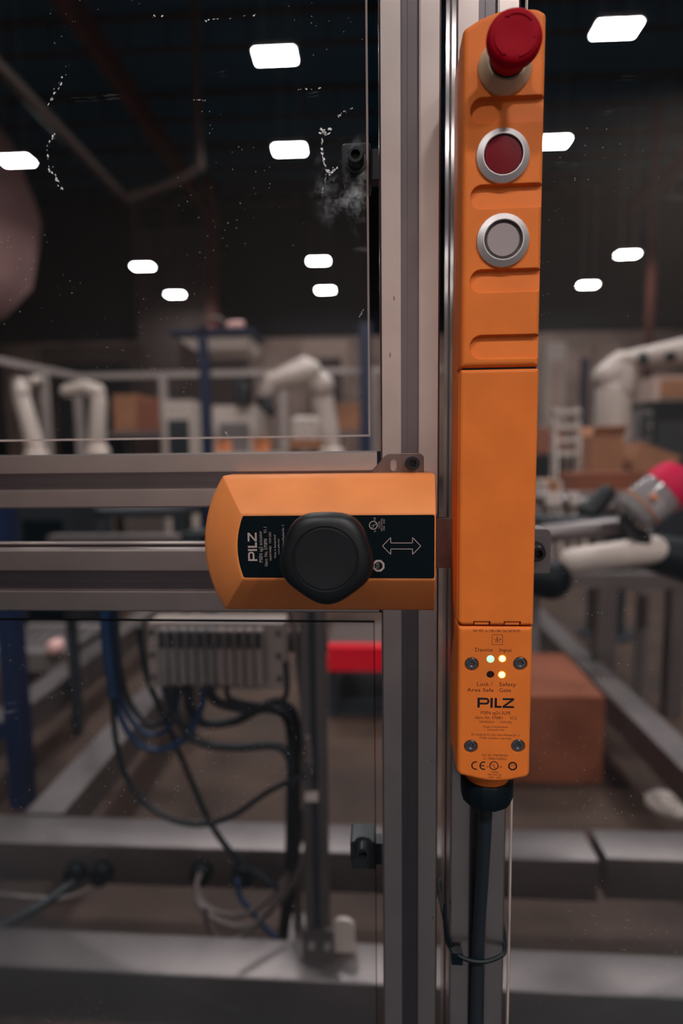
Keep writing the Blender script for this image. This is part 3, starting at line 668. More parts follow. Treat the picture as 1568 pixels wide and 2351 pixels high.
mb = MB(); mb.lathe((kx, HF, kz), (0, -1, 0), [(.0175, -.0002), (.0175, .004), (.0190, .008), (.0215, .014), (.0240, .0215), (.0257, .0275), (.0262, .0305), (.0260, .0335), (.0250, .0360), (.0232, .0378), (.0205, .0387), (.0184, .0390), (.0179, .0383), (.0173, .0383), (.0168, .0388), (.0100, .0384), (0, .0382)], 120, lobes)
mb.build('knob', 'knob', hd, 38)
MB().box((.0352, .386, Z0-.0785), (.0515, .396, Z0-.0455)).box((.0375, .3855, Z0-.079), (.0395, .3965, Z0-.045)).build('latch_tongue', 'steel_plate', hd, 0)

# ------------------------------------------------------------------ machine frame behind the gate
def beam(name, lo, hi, m, label, cat='beam', group=None, bev=.004):
    mb = MB(); lo = Vector(lo); hi = Vector(hi); d = hi-lo
    ax = max(range(3), key=lambda i: d[i]); o = [i for i in range(3) if i != ax]
    cs = rpoly([(lo[o[0]], lo[o[1]], bev), (hi[o[0]], lo[o[1]], bev), (hi[o[0]], hi[o[1]], bev), (lo[o[0]], hi[o[1]], bev)], 3)
    R_ = []
    for e in (lo[ax], hi[ax]):
        r = []
        for a, b in cs: v = [0, 0, 0]; v[ax] = e; v[o[0]] = a; v[o[1]] = b; r.append(tuple(v))
        R_.append(r)
    mb.loft(R_); return tag(mb.build(name, m, None, 30), label, cat, group)
def hbeamY(x, y0, y1, w, z0, z1, m, label):
    mb = MB(); R = Matrix.Rotation(HALL, 3, 'Z'); mb.box((x-w/2, y0, z0), (x+w/2, y1, z1), R, (0, 0, 0))
    return tag(mb.build('frame_beam', m, None, 0), label, 'beam')
fr = thing('machine_base_frame', (0, 1.0, .15), 'low grey steel frame of square tubes on the floor behind the gate', 'frame')
for a, b in (((-1.3, .902, .15), (1.6, .986, .25)), ((-1.3, 1.225, .15), (.475, 1.325, .25)), ((.497, 1.235, .15), (1.9, 1.335, .25))):
    o = beam('cross_beam', a, b, 'beam', None, None); par(o, fr)
for x, y1 in ((-.85, 3.1), (-1.30, 3.6), (.90, 4.2)):
    mb = MB(); mb.box((x-.05, 1.335, .15), (x+.05, y1, .249), Matrix.Rotation(HALL, 3, 'Z'), (x, 1.335, 0)); o = mb.build('long_beam', 'beam', fr, 0)
for x, y in ((-1.2, .945), (1.4, .945), (-.2, 1.28), (-1.30, 3.4), (-.85, 3.0), (.90, 4.1), (1.6, 1.28)):
    MB().cyl((x, y, 0), (x, y, .012), .045).cyl((x, y, .012), (x, y, .16), .012).build('levelling_foot', 'beam', fr, 30)
for px in (462, 560, 235, 175):
    p = at(px, 2003, 1.22); MB().cyl((p.x, 1.226, p.z), (p.x, 1.200, p.z), .026, .022).build('cable_grommet', 'black', fr, 30)
# steel upright on the front beam with manifold
p = at(720, 1800, .97)
up_ = thing('machine_upright', (p.x, .97, .25), 'grey slotted upright on the front beam, right of the hanging cables', 'upright')
x0, x1 = at(692, 1700, .95).x, at(748, 1700, .95).x
vprofile(x0, x1, .95, .034, .258, 1.02).build('profile', None, up_, 25, PB)
mb = MB(); mb.box((x0-.008, .938, .25), (x1+.008, .986, .258)); mb.box((x0-.004, .940, .258), (x1+.010, .949, .31)); mb.build('foot_bracket', 'beam', up_, 0)
for dx in (.012, .04): MB().cyl((x0+dx, .940, .283), (x0+dx, .935, .283), .006, n=12).build('bolt', 'ring', up_, 30)
q = at(788, 2125, .965)
MB().slab(rpoly([(q.x-.022, .2505, .002), (q.x+.022, .2505, .002), (q.x+.020, .315, .018), (q.x-.018, .315, .018)], 5), .968, .960, .001).build('gusset_plate', 'robot', up_, 30)
mf = thing('valve_manifold', at(495, 1505, .955), 'beige pneumatic valve block with rows of ports above the hanging cables', 'valve block')
a = at(345, 1578, .955); b = at(650, 1432, .955)
MB().box((a.x, .955, a.z), (b.x, 1.01, b.z)).build('block', 'valve_body', mf, 0)
n = 11; x0m = at(372, 1500, .955).x; x1m = at(610, 1500, .955).x; st = (x1m-x0m)/n
for i in range(n):
    xx = x0m+i*st
    v = MB().slab(rpoly([(xx+.0015, a.z+.012, .002), (xx+st-.0015, a.z+.012, .002), (xx+st-.0015, b.z-.006, .002), (xx+.0015, b.z-.006, .002)], 2), .9555, .937, .002).build('valve', 'grey' if i < 6 else 'valve_body', mf, 30)
    MB().box((xx+.004, .9345, a.z+.078), (xx+st-.004, .9375, b.z-.010)).build('connector', 'darkgrey', v, 0)
for xx in (a.x+.008, b.x-.008):
    for zz in (a.z+.02, a.z+.06, a.z+.1): MB().cyl((xx, .9555, zz), (xx, .949, zz), .004, n=10).build('port', 'darkgrey', mf, 30)
MB().box((a.x-.02, 1.01, a.z+.045), (x1+.0, 1.018, a.z+.085)).build('mounting_rail', 'beam', mf, 0)
MB().box((x0+.004, .984, a.z+.05), (x1-.004, 1.01, a.z+.08)).build('spacer_block', 'beam', mf, 0)
# hoses and cables
def cable(pts, Y, r, m, label, cat='cable', dy=0):
    mb = MB(); n = len(pts); Y *= .955; mb.tube([at(x, y, Y+dy*i/(n-1)) for i, (x, y) in enumerate(pts)], r, 10)
    return tag(mb.build('cable' if cat == 'cable' else 'air_hose', m, None, 60), label, cat)
cable([(248, 1380), (252, 1500), (262, 1600), (300, 1690), (355, 1722), (420, 1700), (458, 1640), (470, 1576)], 1.0, .0055, 'cable_blue', 'blue air hose, lowest loop from the valve block to the left', 'hose')
cable([(258, 1380), (264, 1510), (280, 1610), (320, 1675), (365, 1685), (400, 1650), (412, 1576)], 1.01, .005, 'cable_blue', 'blue air hose, inner upper loop below the valve block', 'hose')
cable([(266, 1380), (272, 1500), (292, 1600), (330, 1655), (372, 1662), (396, 1620), (400, 1576)], .995, .005, 'cable_black', 'dark hose beside the blue loops below the valve block', 'hose')
cable([(240, 1380), (246, 1480), (256, 1560), (262, 1600)], .99, .010, 'cable_blue', 'thick blue hose hanging at the left of the valve block', 'hose')
cable([(256, 1560), (266, 1700), (298, 1800), (366, 1868), (450, 1893), (532, 1874), (620, 1815), (700, 1780)], .99, .005, 'cable_black', 'thin dark cable in a wide low loop across the floor view')
cable([(318, 1440), (340, 1560), (392, 1680), (438, 1790), (488, 1898), (550, 1975), (640, 2040)], 1.0, .0055, 'cable_black', 'long dark cable slanting down from the valve block to the right', dy=.06)
cable([(378, 1576), (400, 1640), (450, 1700), (540, 1716), (630, 1712), (664, 1740), (668, 1800)], 1.0, .0075, 'cable_black', 'thick black cable leaving the valve block towards the upright')
cable([(430, 1576), (436, 1625), (470, 1660), (540, 1655), (600, 1628), (650, 1640), (668, 1700), (666, 1850), (662, 2010), (650, 2120), (640, 2260)], .99, .0085, 'cable_black', 'thick black hose bending over and falling beside the upright, left one', 'hose', dy=.15)
cable([(480, 1576), (500, 1612), (580, 1628), (640, 1612), (678, 1650), (682, 1760), (680, 1900), (670, 2040), (655, 2140), (645, 2260)], .98, .0085, 'cable_black', 'thick black hose falling beside the upright, right one', 'hose', dy=.15)
cable([(520, 1576), (530, 1605), (600, 1618), (655, 1600), (655, 1520)], 1.0, .005, 'cable_black', 'short black cable bridging right below the valve block')
cable([(660, 1390), (676, 1450), (690, 1560), (704, 1700), (712, 1830), (690, 1930), (640, 2040), (560, 2100), (480, 2088), (452, 2040), (460, 2005)], .985, .0055, 'cable_grey', 'grey cable hanging by the upright and looping to the grommet, upper one', dy=.25)
cable([(706, 1690), (716, 1830), (704, 1950), (650, 2060), (570, 2128), (490, 2110), (450, 2060), (458, 2005)], .985, .0055, 'cable_grey', 'grey cable looping low to the grommet, lower one', dy=.25)
cable([(700, 1850), (672, 1990), (600, 2110), (520, 2165), (480, 2130), (470, 2080)], 1.1, .005, 'cable_grey', 'grey cable end curled above the front beam')
cable([(545, 2020), (552, 2060), (600, 2120), (640, 2160)], 1.2, .006, 'cable_blue', 'short blue hose by the front beam below the black hoses', 'hose', dy=-.02)
cable([(-40, 2150), (60, 2100), (130, 2055), (190, 2010)], 1.10, .010, 'cable_black', 'dark cable running off the left edge to the grommet', dy=.17)
cable([(-40, 2050), (80, 2062), (160, 2060), (222, 2030), (236, 2005)], 1.15, .005, 'cable_grey', 'thin grey cable at the lower left near the grommets', dy=.15)
mb = MB(); q = at(715, 1830, .945); mb.box(q+Vector((-.011, -.004, -.006)), q+Vector((.011, .02, .006))); tag(mb.build('cable_clip', 'robot', None, 0), 'small pale clip holding the grey cables to the upright', 'cable clip')
# blue stand at left
bs = thing('blue_stand', at(37, 1900, 1.75), 'dark blue painted steel stand at the left edge behind the gate', 'stand')
x = at(37, 1600, 1.75).x; xl = x-.42
for xx in (x, xl): MB().box((xx-.028, 1.72, 0), (xx+.028, 1.78, 1.04)).build('leg', 'beam_blue', bs, 0)
mb = MB(); mb.box((xl, 1.73, .98), (x+.02, 1.77, 1.04)); mb.build('top_bar', 'beam_blue', bs, 0)
mb = MB(); mb.box((xl, 1.735, .25), (x, 1.765, .30), Matrix.Rotation(-.35, 3, 'Y'), (x, 1.75, .27)); mb.build('brace', 'beam_blue', bs, 0)
# grey conveyor beams left
cvb = thing('conveyor', at(60, 1520, 2.6), 'grey low conveyor at the left edge behind the blue stand', 'conveyor')
p0 = at(-60, 1540, 2.5); p1 = at(150, 1475, 2.5)
MB().box((p0.x, 2.5, p0.z), (p1.x, 2.56, p1.z-.05)).build('side_rail', 'grey', cvb, 0)
MB().box((p0.x, 2.9, p0.z), (p1.x, 2.96, p1.z-.05)).build('side_rail', 'grey', cvb, 0)
for k in range(7):
    xx = p0.x+.04+k*(p1.x-p0.x-.08)/6; MB().cyl((xx, 2.56, p1.z-.07), (xx, 2.9, p1.z-.07), .022).build('roller', 'beam', cvb, 30)
for xx in (p0.x+.05, p1.x-.05):
    for yy in (2.5, 2.92): MB().box((xx-.02, yy, 0), (xx+.02, yy+.04, p0.z+.01)).build('leg', 'grey', cvb, 0)
MB().caps((p1.x-.03, 2.48, p1.z-.01), (p1.x-.03, 2.46, p1.z-.01), .035).build('end_lamp', 'pink', cvb, 40)
# red machine bench
rb = thing('red_bench', (at(815, 1520, 2.4).x, 2.4, 0), 'low machine table with a bright red crossbar behind the gate stile', 'table')
p0 = at(752, 1540, 2.4); p1 = at(870, 1487, 2.4)
MB().box((p0.x, 2.4, p0.z), (p1.x+.15, 2.46, p1.z)).build('crossbar', 'red_paint', rb, 0)
MB().box((p0.x-.02, 2.46, p0.z+.0), (p1.x+.15, 3.0, p0.z+.03)).build('table_top', 'shaft', rb, 0)
for xx in (p0.x+.0, p1.x+.11):
    for yy in (2.42, 2.95): MB().box((xx, yy, 0), (xx+.04, yy+.04, p0.z)).build('leg', 'darkgrey', rb, 0)
MB().box((p0.x, 2.44, p0.z-.30), (p1.x+.15, 2.9, p0.z-.20)).build('shelf', 'darkgrey', rb, 0)

# ------------------------------------------------------------------ robot cell far left
def pole(mb, px, y0, y1, Y, w): a_ = at(px, (y0+y1)/2, Y); mb.box((a_.x-w/2, Y-w/2, at(px, y1, Y).z), (a_.x+w/2, Y+w/2, at(px, y0, Y).z))
fn = thing('machine_fence', (at(380, 1270, 6.5).x, 6.5, 0), 'grey aluminium guard fence around the far robot cell, left half of the photo', 'fence')
zf = at(500, 858, 6.5).z
pts = [at(-40, 812, 5.1), at(178, 866, 6.5), at(862, 851, 6.5), at(1010, 848, 6.5)]
for a_, b_ in ((pts[0], pts[1]), (pts[1], pts[3])):
    a_ = Vector((a_.x, a_.y, zf)); b_ = Vector((b_.x, b_.y, zf)); d = (b_-a_); ang = atan2(d.y, d.x); L = d.length; mb = MB()
    mb.box((a_.x, a_.y-.03, zf-.03), (a_.x+L, a_.y+.03, zf+.03), Matrix.Rotation(ang, 3, 'Z'), a_); mb.build('top_rail', 'fence', fn, 0)
for px, Y in ((105, 5.9), (182, 6.5), (378, 6.5), (652, 6.5), (856, 6.5)):
    a_ = at(px, 950, Y); MB().box((a_.x-.04, Y-.03, 0), (a_.x+.04, Y+.03, zf-.03)).build('post', 'fence', fn, 0)
def robot(name, label, Y, segs, base_px, grip=None, rbase=.12):
    b_ = at(base_px[0], base_px[1], Y); t = thing(name, (b_.x, Y, 0), label, 'robot')
    MB().lathe((b_.x, Y, 0), (0, 0, 1), [(.16, 0), (.16, .02), (rbase*.9, .03), (rbase*.9, b_.z-.09)], 24).build('pedestal', 'darkgrey', t, 30)
    MB().lathe((b_.x, Y, b_.z-.09), (0, 0, 1), [(rbase*1.1, 0), (rbase*1.1, .05), (rbase, .07), (rbase, .17), (rbase*.7, .2)], 24).build('base', 'robot', t, 30)
    for nm, pa, pb, r0, r1, m_ in segs: MB().caps(at(*pa), at(*pb), r0, r1).build(nm, m_, t, 50)
    return t
Y = 4.4
robot('robot_arm', 'white robot arm bent to the left inside the fenced cell', Y,
      [('lower_arm', (752, 1015, Y), (738, 905, Y), .095, .085, 'robot'), ('elbow', (738, 885, Y-.05), (712, 862, Y-.05), .095, .09, 'robot'), ('upper_arm', (712, 852, Y-.1), (625, 878, Y-.1), .085, .07, 'robot'),
       ('elbow_cover', (700, 838, Y-.1), (650, 858, Y-.1), .06, .05, 'robot'), ('wrist', (618, 888, Y-.1), (606, 905, Y-.1), .07, .055, 'robot'), ('gripper', (606, 920, Y-.1), (622, 945, Y-.1), .06, .04, 'darkgrey')], (755, 1060))
MB
a_ = at(668, 1012, 4.0); b_ = at(730, 955, 4.0)
ct = thing('controller_box', (a_.x, 4.0, 0), 'white controller box on a table beside the bent robot arm', 'box')
MB().slab(rpoly([(a_.x, a_.z, .02), (b_.x, a_.z, .02), (b_.x, b_.z, .04), (a_.x, b_.z, .04)], 4), 4.18, 4.0, .02).build('casing', 'robot', ct, 30)
MB().box((a_.x-.01, 3.98, a_.z-.05), (b_.x+.01, 4.19, a_.z)).build('table_top', 'card', ct, 0)
for xx in (a_.x, b_.x-.03): MB().box((xx, 4.05, 0), (xx+.03, 4.08, a_.z-.05)).build('leg', 'beam', ct, 0)
Y = 5.6
robot('robot_arm', 'white robot arm leaning at the far left edge behind the fence', Y, [('lower_arm', (82, 1030, Y), (50, 915, Y), .09, .08, 'robot'), ('elbow', (48, 900, Y), (40, 880, Y), .09, .07, 'robot'), ('upper_arm', (40, 880, Y+.1), (85, 872, Y+.2), .06, .05, 'robot')], (85, 1060))
Y = 5.8
robot('robot_arm', 'white robot arm left of the cardboard stack behind the fence', Y, [('lower_arm', (222, 1020, Y), (226, 920, Y), .09, .08, 'robot'), ('elbow', (222, 900, Y), (200, 892, Y), .085, .08, 'robot'), ('upper_arm', (195, 890, Y), (155, 898, Y), .075, .07, 'robot')], (225, 1050))
def carton(lo_, hi_, m, label, cat='cardboard box', flaps=False, name='cardboard_box', rz=0, tape=True):
    t = thing(name, ((lo_[0]+hi_[0])/2, lo_[1], lo_[2]), label, cat); R = Matrix.Rotation(rz, 3, 'Z'); c_ = ((lo_[0]+hi_[0])/2, (lo_[1]+hi_[1])/2, lo_[2])
    MB().box(lo_, hi_, R, c_).build('body', m, t, 0)
    cx_ = (lo_[0]+hi_[0])/2
    if tape: MB().box((cx_-.025, lo_[1]-.001, hi_[2]-.06), (cx_+.025, hi_[1]+.001, hi_[2]+.001), R, c_).build('tape', 'card', t, 0)
    if flaps:
        for s_ in (0, 1):
            y_ = lo_[1] if s_ == 0 else hi_[1]; MB().box((lo_[0], y_-.003, hi_[2]), (hi_[0], y_+.003, hi_[2]+.06), Matrix.Rotation(.7 if s_ == 0 else -.7, 3, 'X'), (cx_, y_, hi_[2])).build('flap', m, t, 0)
    return t
def cpx(px0, py0, px1, py1, Y, dep, m, label, **k):
    a_ = at(px0, py1, Y); b_ = at(px1, py0, Y); return carton((a_.x, Y, max(a_.z, 0)), (b_.x, Y+dep, b_.z), m, label, **k)
def table(px0, px1, pytop, Y, dep, label, m='grey'):
    a_ = at(px0, pytop, Y); b_ = at(px1, pytop, Y); t = thing('table', ((a_.x+b_.x)/2, Y, 0), label, 'table')
    MB().box((a_.x, Y, a_.z-.05), (b_.x, Y+dep, a_.z)).build('table_top', m, t, 0)
    for xx in (a_.x, b_.x-.04):
        for yy in (Y, Y+dep-.04): MB().box((xx, yy, 0), (xx+.04, yy+.04, a_.z-.05)).build('leg', m, t, 0)
    return a_.z
table(235, 395, 992, 7.6, .7, 'grey table under the reddish cardboard boxes behind the fence')
cpx(262, 905, 312, 990, 7.7, .5, 'card', 'tall reddish cardboard box on a table behind the fence, left one')
cpx(316, 912, 366, 990, 7.7, .5, 'card_dark', 'tall reddish cardboard box on a table behind the fence, right one')
table(765, 850, 990, 7.2, .6, 'grey table under the brown box right of the bent robot')
cpx(775, 925, 838, 988, 7.25, .5, 'card', 'brown cardboard box right of the bent robot arm')
table(480, 640, 1040, 4.8, .5, 'pale table behind the bottom edge of the upper panel', 'robot')
cpx(496, 1008, 520, 1038, 4.85, .15, 'tape_orange', 'small orange bin on the pale table, left one', cat='bin', name='parts_bin')
cpx(580, 1002, 612, 1038, 4.85, .15, 'tape_orange', 'small orange bin on the pale table, right one', cat='bin', name='parts_bin')
# cabinets
def cabinet(px0, py0, px1, py1, Y, dep, m, door, label, name='machine_cabinet', cat='cabinet'):
    a_ = at(px0, py1, Y); b_ = at(px1, py0, Y); z_ = max(a_.z, 0); t = thing(name, ((a_.x+b_.x)/2, Y, z_), label, cat)
    MB().box((a_.x, Y, z_), (b_.x, Y+dep, b_.z)).build('body', m, t, 0)
    w_ = b_.x-a_.x; h_ = b_.z-z_
    MB().box((a_.x+w_*.15, Y-.02, z_+h_*.12), (b_.x-w_*.15, Y, b_.z-h_*.12)).build('door', door, t, 0)
    MB().cyl((b_.x-w_*.22, Y-.04, z_+h_*.5), (b_.x-w_*.22, Y-.02, z_+h_*.5), max(.01, w_*.04)).build('knob', 'robot', t, 30)
    return t
cabinet(390, 918, 442, 1290, 6.0, .4, 'robot', 'darkgrey', 'white cabinet with a dark door left of the blue pole')
cabinet(500, 930, 585, 1290, 7.0, .6, 'robot', 'grey', 'white machine housing right of the blue pole')
cabinet(540, 850, 572, 930, 6.9, .2, 'black', 'darkgrey', 'small black control box standing on the white machine housing')
cabinet(430, 790, 560, 1290, 18, .6, 'shaft', 'shaft', 'wide grey cabinet far behind the blue pole')
cabinet(120, 790, 330, 1290, 19, .6, 'shaft', 'darkgrey', 'dark shelving block far behind the fence at left', cat='shelving')
cabinet(700, 780, 800, 1290, 20, .6, 'wallm', 'shaft', 'beige far cabinet behind the bent robot arm')
# pillar
PY = 24.5; a_ = at(322, 900, PY); b_ = at(476, 520, PY)
pl = thing('ventilation_shaft', ((a_.x+b_.x)/2, PY, 0), 'tall dim grey shaft behind the blue pole, ending under the bent pipe', 'shaft')
zt = min(11.9, at(400, 455, PY).z)
MB().box((a_.x, PY, 0), (b_.x, PY+.8, b_.z)).build('trunk', 'shaft', pl, 0)
mb = MB()
for xx in (a_.x, (a_.x+b_.x)/2-.1, b_.x-.25): mb.box((xx, PY, b_.z), (xx+.25, PY+.8, zt))
mb.box((a_.x, PY, zt-.15), (b_.x, PY+.8, zt)); mb.build('louvre_head', 'shaft', pl, 0)
MB().caps(at(381, 585, PY-.05), at(381, 592, PY-.05), .2).build('round_port', 'duct', pl, 40)
# bent pipe under the roof
zp = Z0+5.0
q0 = atz(-160, -10, zp); q1 = atz(290, 458, zp); q2 = at(440, 402, q1.y); q3 = at(456, 330, q1.y)
mb = MB(); mb.tube([q0, (q0+q1)/2, q1+(q0-q1)*.04, q1+(q2-q1)*.12, q2+(q1-q2)*.2, (q2+q3)/2+Vector((.05, 0, -.1)), q3, Vector((q3.x, q3.y, 11.98))], .085, 14)
tag(mb.build('overhead_pipe', 'duct', None, 50), 'grey pipe crossing the dark upper left and bending upward', 'pipe')
# made-up solid hung in place of a pink reflection in the panel
q = [at(px, py, 15.6) for px, py in ((-260, 260), (0, 290), (28, 330), (55, 400), (85, 480), (76, 560), (64, 640), (0, 715), (-200, 760))]
mb = MB(); cxx = at(-230, 500, 15.6).x
rings = []
for p in q:
    r = max(.2, p.x-cxx); rings.append([(cxx+r*cos(t*pi/6+.0), 15.6+r*.55*sin(t*pi/6+.0), p.z) for t in range(12)])
mb.loft(rings); mb.cyl((cxx, 15.6, q[0].z-.3), (cxx, 15.6, 11.98), .02, n=6)
tag(mb.build('reflection_stand_in', 'pink', None, 70), 'bulky dusty pink shape standing in for a reflection at the left edge of the photo', 'reflection stand-in')
# work light pole
Y = 4.0
wl = thing('work_light_stand', Vector((at(472, 1000, Y).x, Y, 0)), 'dark blue pole with a blue framed white lamp hood inside the fence', 'lamp stand')
x = at(472, 900, Y).x; zt = at(472, 752, Y).z
MB().box((x-.032, Y-.03, 0), (x+.032, Y+.03, zt)).build('pole', 'beam_blue', wl, 0)
h0 = at(388, 766, Y); h1 = at(578, 766, Y)
MB().box((h0.x, Y-.03, h0.z-.012), (h1.x, Y+.45, h0.z+.018)).build('hood_frame', 'beam_blue', wl, 0)
u0 = at(430, 805, Y); u1 = at(570, 775, Y)
MB().loft([[(u0.x+.05, Y, u0.z), (u1.x-.02, Y, u0.z), (u1.x-.02, Y+.4, u0.z), (u0.x+.05, Y+.4, u0.z)], [(u0.x-.05, Y-.02, u1.z), (u1.x+.01, Y-.02, u1.z), (u1.x+.01, Y+.42, u1.z), (u0.x-.05, Y+.42, u1.z)]]).build('lamp_hood', 'robot', wl, 0)
MB().tube([(x-.02, Y, zt-.1), (x-.02, Y, zt+.02), at(480, 733, Y), at(505, 733, Y), at(520, 750, Y)], .015).build('conduit', 'duct', wl, 50)
MB().caps(at(530, 748, Y), at(552, 746, Y), .03).build('beacon', 'pink', wl, 40)
mb = MB(); a_ = at(838, 740, 6.0); mb.box((a_.x-.06, 6.0, 0), (a_.x+.06, 6.1, a_.z)); mb.box((a_.x-.35, 6.0, .95), (a_.x+.45, 6.08, 1.1))
tag(mb.build('blue_rack_upright', 'beam_blue', None, 0), 'dark blue rack upright seen just left of the gate stile', 'rack')

# band between the two gate rails
t_ = thing('guide_bar', at(260, 1240, 2.2), 'grey bar seen through the gap between the gate rails', 'bar')
a_ = at(108, 1254, 2.2); b_ = at(425, 1230, 2.2)
MB().box((a_.x, 2.2, a_.z), (b_.x, 2.26, b_.z)).build('bar', 'beam', t_, 0)
for xx in (a_.x+.05, b_.x-.03): MB().box((xx, 2.21, 0), (xx+.03, 2.25, a_.z)).build('leg', 'darkgrey', t_, 0)
cabinet(418, 1225, 472, 1300, 2.1, .15, 'black', 'darkgrey', 'small black motor box at the end of the guide bar', 'motor_box', 'motor')
table(190, 420, 1172, 3.6, .5, 'long dark workbench seen between the gate rails', 'darkgrey')
cabinet(60, 1150, 160, 1550, 3.2, .3, 'darkgrey', 'black', 'dark low cabinet seen between the gate rails at left')

# ------------------------------------------------------------------ right side
Y = 3.6
robot('robot_arm', 'white robot arm reaching off the right edge of the photo', Y,
      [('lower_arm', (1405, 1000, Y), (1408, 900, Y), .105, .10, 'robot'), ('shoulder', (1395, 865, Y), (1425, 840, Y), .085, .085, 'robot'), ('shoulder_cap', (1440, 845, Y-.05), (1432, 890, Y-.05), .06, .06, 'robot'),
       ('upper_arm', (1440, 828, Y-.05), (1585, 805, Y-.25), .055, .075, 'robot'), ('joint_cover', (1480, 822, Y-.14), (1500, 826, Y-.14), .04, .04, 'darkgrey'), ('joint_bolt', (1538, 818, Y-.30), (1540, 818, Y-.31), .028, .028, 'black')], (1402, 1060))
cabinet(1500, 862, 1600, 920, 6.2, .4, 'wallm', 'card', 'beige box on the dark cabinet at the right edge', 'storage_box', 'box')
cabinet(1470, 920, 1620, 1400, 6.0, .8, 'black', 'darkgrey', 'black cabinet at the right edge below the beige box')
cabinet(1462, 940, 1498, 1015, 5.2, .2, 'grey', 'darkgrey', 'small blue grey device in front of the black cabinet', 'device_box', 'device')
table(1440, 1520, 1016, 5.1, .4, 'dark stand under the small grey device', 'darkgrey')
# step ladder
Y = 5.0
sl = thing('step_ladder', at(1298, 1100, Y), 'white step ladder with three treads left of the right robot', 'ladder'); 
xa, xb = at(1268, 1000, Y).x, at(1328, 1000, Y).x; sl.location.z = 0
for xx in (xa, xb-.02):
    MB().box((xx, Y, 0), (xx+.02, Y+.03, at(1300, 935, Y).z)).build('rail', 'robot', sl, 0)
for py in (1035, 1005, 975, 940): zz = at(1300, py, Y).z; MB().box((xa, Y-.05, zz-.04), (xb, Y+.08, zz)).build('tread', 'robot', sl, 0)
for xx in (xa, xb-.02): MB().box((xx, Y, 0), (xx+.02, Y+.03, at(1300, 940, Y).z), Matrix.Rotation(-.25, 3, 'X'), (xx, Y, at(1300, 940, Y).z)).build('rear_leg', 'robot', sl, 0)
def chair(px, Y, label):
    p_ = at(px, 950, Y); t = thing('office_chair', (p_.x, Y, 0), label, 'chair'); x = p_.x
    MB().slab(rpoly([(x-.22, .62, .05), (x+.22, .62, .05), (x+.20, 1.08+(Z0-1.15), .08), (x-.20, 1.08, .08)], 4), Y+.06, Y, .02).build('backrest', 'black', t, 30)
    MB().box((x-.23, Y, .45), (x+.23, Y+.45, .53)).build('seat', 'black', t, 0)
    MB().slab(rpoly([(x-.20, 1.07, .03), (x+.20, 1.07, .03), (x+.19, 1.17+.25, .05), (x-.19, 1.42, .05)], 4), Y+.06, Y, .02).build('headrest', 'card_dark', t, 30)
    MB().cyl((x, Y+.22, .08), (x, Y+.22, .45), .03).build('column', 'darkgrey', t, 30)
    for k in range(5): a = 2*pi*k/5; MB().caps((x, Y+.22, .09), (x+.28*cos(a), Y+.22+.28*sin(a), .04), .022).build('foot', 'darkgrey', t, 40)
chair(1262, 8.0, 'dark chair with a red brown top, nearest the orange unit')
chair(1352, 8.2, 'dark chair with a red brown top, left of the right robot')
cabinet(1245, 785, 1300, 1180, 16, .5, 'robot', 'wallm', 'pale tall locker against the far wall right of the orange unit', 'locker', 'locker')
cabinet(1335, 820, 1352, 1180, 15, .4, 'beam_blue', 'beam_blue', 'narrow dark blue post box against the far wall', 'narrow_locker', 'locker')
cabinet(1360, 790, 1430, 1180, 18, .5, 'wallm', 'robot', 'beige locker behind the right robot arm', 'locker', 'locker')
# work table with cartons
zt = table(1225, 1500, 1132, 2.7, .6, 'grey work table under the opened cardboard boxes at right')
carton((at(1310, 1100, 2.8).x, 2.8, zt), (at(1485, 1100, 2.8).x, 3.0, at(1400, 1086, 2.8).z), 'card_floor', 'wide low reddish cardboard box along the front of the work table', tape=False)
carton((at(1352, 1040, 3.08).x, 3.04, zt), (at(1424, 1040, 3.08).x, 3.2, at(1390, 1000, 3.08).z), 'card', 'upright cardboard box with raised flaps behind the wide low box', flaps=True, tape=False)
t = carton((at(1436, 1040, 3.1).x, 3.05, zt+.06), (at(1532, 1040, 3.1).x, 3.27, zt+.20), 'card', 'brown cardboard box tilted to the right on the work table', tape=False)
tr_ = Matrix.Translation(t.location) @ Matrix.Rotation(.36, 4, 'Y') @ Matrix.Translation(-t.location)
for c_ in t.children: c_.data.transform(tr_)
cpx(1250, 1104, 1290, 1131, 2.75, .2, 'robot', 'white block on the left end of the work table', cat='box', name='plastic_box')
# near tooling: tubes and lamp
tl = thing('tooling_arm', at(1400, 1260, 1.5), 'silver tubular tooling arm at the right, behind the orange unit', 'machine arm')
MB().caps(at(1250, 1226, 1.5), at(1450, 1206, 1.55), .024, .024).build('upper_tube', 'beam', tl, 40)
MB().caps(at(1312, 1288, 1.45), at(1500, 1262, 1.5), .032, .036).build('lower_tube', 'robot', tl, 40)
MB().caps(at(1225, 1325, 1.4), at(1262, 1330, 1.4), .045, .05).build('dark_joint', 'black', tl, 40)
MB().caps(at(1470, 1262, 1.52), at(1590, 1290, 1.52), .045, .06).build('end_joint', 'black', tl, 40)
MB().caps(at(1240, 1195, 1.7), at(1420, 1200, 1.7), .018, .018).build('link_rod', 'darkgrey', tl, 40)
MB().caps(at(1240, 1145, 1.8), at(1400, 1165, 1.8), .02, .02).build('rear_rod', 'beam', tl, 40)
MB().box(at(1255, 1160, 1.75), at(1290, 1132, 1.75)+Vector((0, .03, 0))).build('white_block', 'robot', tl, 0)
MB().box(at(1312, 1160, 1.75), at(1330, 1132, 1.75)+Vector((0, .03, 0))).build('white_block', 'robot', tl, 0)
MB().caps(at(1390, 1135, 1.75), at(1350, 1180, 1.72), .028, .03).build('motor', 'black', tl, 40)
sg = thing('signal_lamp', at(1500, 1160, 1.45), 'tilted clear signal lamp with a pinkish red cap at the right edge', 'lamp')
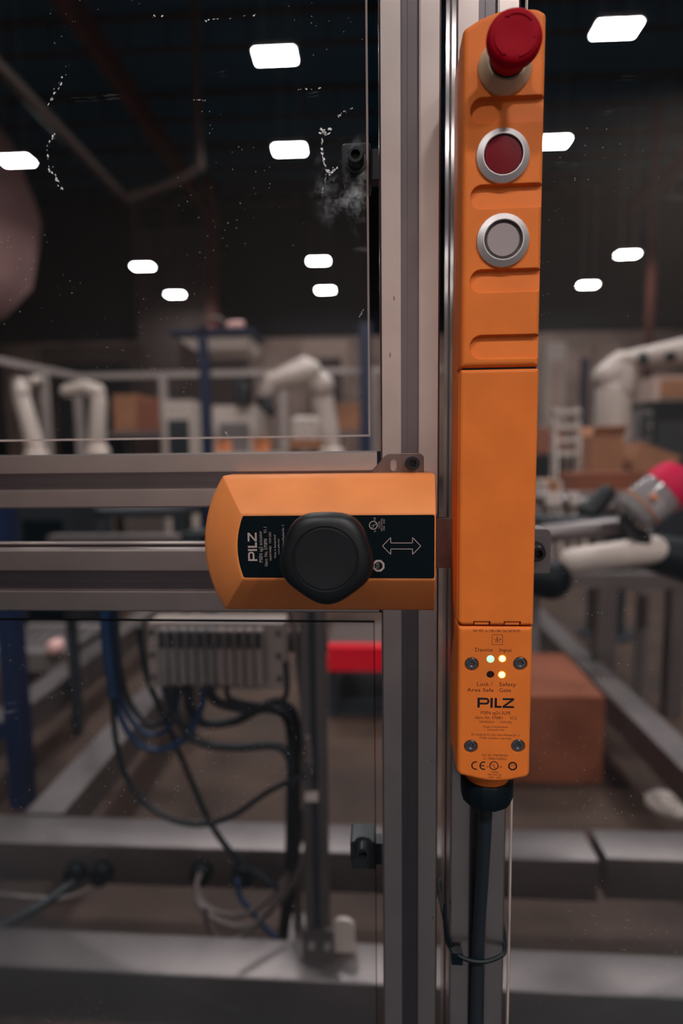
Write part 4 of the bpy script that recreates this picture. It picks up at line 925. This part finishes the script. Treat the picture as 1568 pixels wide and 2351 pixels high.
p0 = at(1440, 1190, 1.45); p1 = at(1520, 1130, 1.45); p2 = at(1565, 1098, 1.45); dd = (p1-p0).normalized()
MB().lathe(p0, dd, [(.030, 0), (.046, .012), (.052, .03), (.055, (p1-p0).length)], 28).build('clear_lens', 'clear', sg, 30)
MB().lathe(p1, dd, [(.057, 0), (.058, .03), (.052, .055), (.03, .068), (0, .07)], 28).build('cap', 'magenta', sg, 30)
MB().lathe(p0+dd*.035, dd, [(.0535, 0), (.0545, .008)], 28).build('copper_band', 'card', sg, 30)
c_ = at(1500, 1143, 1.40); MB().caps(c_, c_+Vector((0, .004, 0)), .009).build('indicator', 'tape_orange', sg, 30)
MB().caps(p0, at(1490, 1262, 1.5), .02, .02).build('stem', 'darkgrey', sg, 30)
# tripod frame
rf = thing('tool_stand', at(1392, 1700, 2.2), 'grey square post stand with a levelling foot at the right behind the orange unit', 'stand')
a_ = at(1392, 1500, 2.47); zt = at(1392, 1350, 2.47).z
MB().box((a_.x-.04, 2.47, .06), (a_.x+.04, 2.54, zt)).build('post', 'beam', rf, 0)
MB().box((at(1235, 1370, 2.4).x, 2.46, zt), (at(1600, 1370, 2.4).x, 2.55, zt+.06)).build('crossbar', 'beam', rf, 0)
MB().lathe((a_.x, 2.505, 0), (0, 0, 1), [(.03, 0), (.028, .012), (.015, .03), (.012, .06)], 24).build('foot', 'robot', rf, 30)
x_ = at(1600, 1370, 2.4).x-.06; MB().box((x_, 2.47, 0), (x_+.06, 2.54, zt)).build('post', 'beam', rf, 0)
p = atz(1532, 1850, 0)
mb = MB(); mb.lathe((p.x, p.y, 0), (0, 0, 1), [(.066, 0), (.066, .012), (.058, .02), (.030, .018), (.022, .010), (0, .010)], 36)
tag(mb.build('round_foot_plate', 'robot', None, 30), 'round pale metal foot plate lying on the floor at lower right', 'foot plate')
xa = at(1120, 1700, 1.95).x; xb = at(1386, 1700, 1.95).x
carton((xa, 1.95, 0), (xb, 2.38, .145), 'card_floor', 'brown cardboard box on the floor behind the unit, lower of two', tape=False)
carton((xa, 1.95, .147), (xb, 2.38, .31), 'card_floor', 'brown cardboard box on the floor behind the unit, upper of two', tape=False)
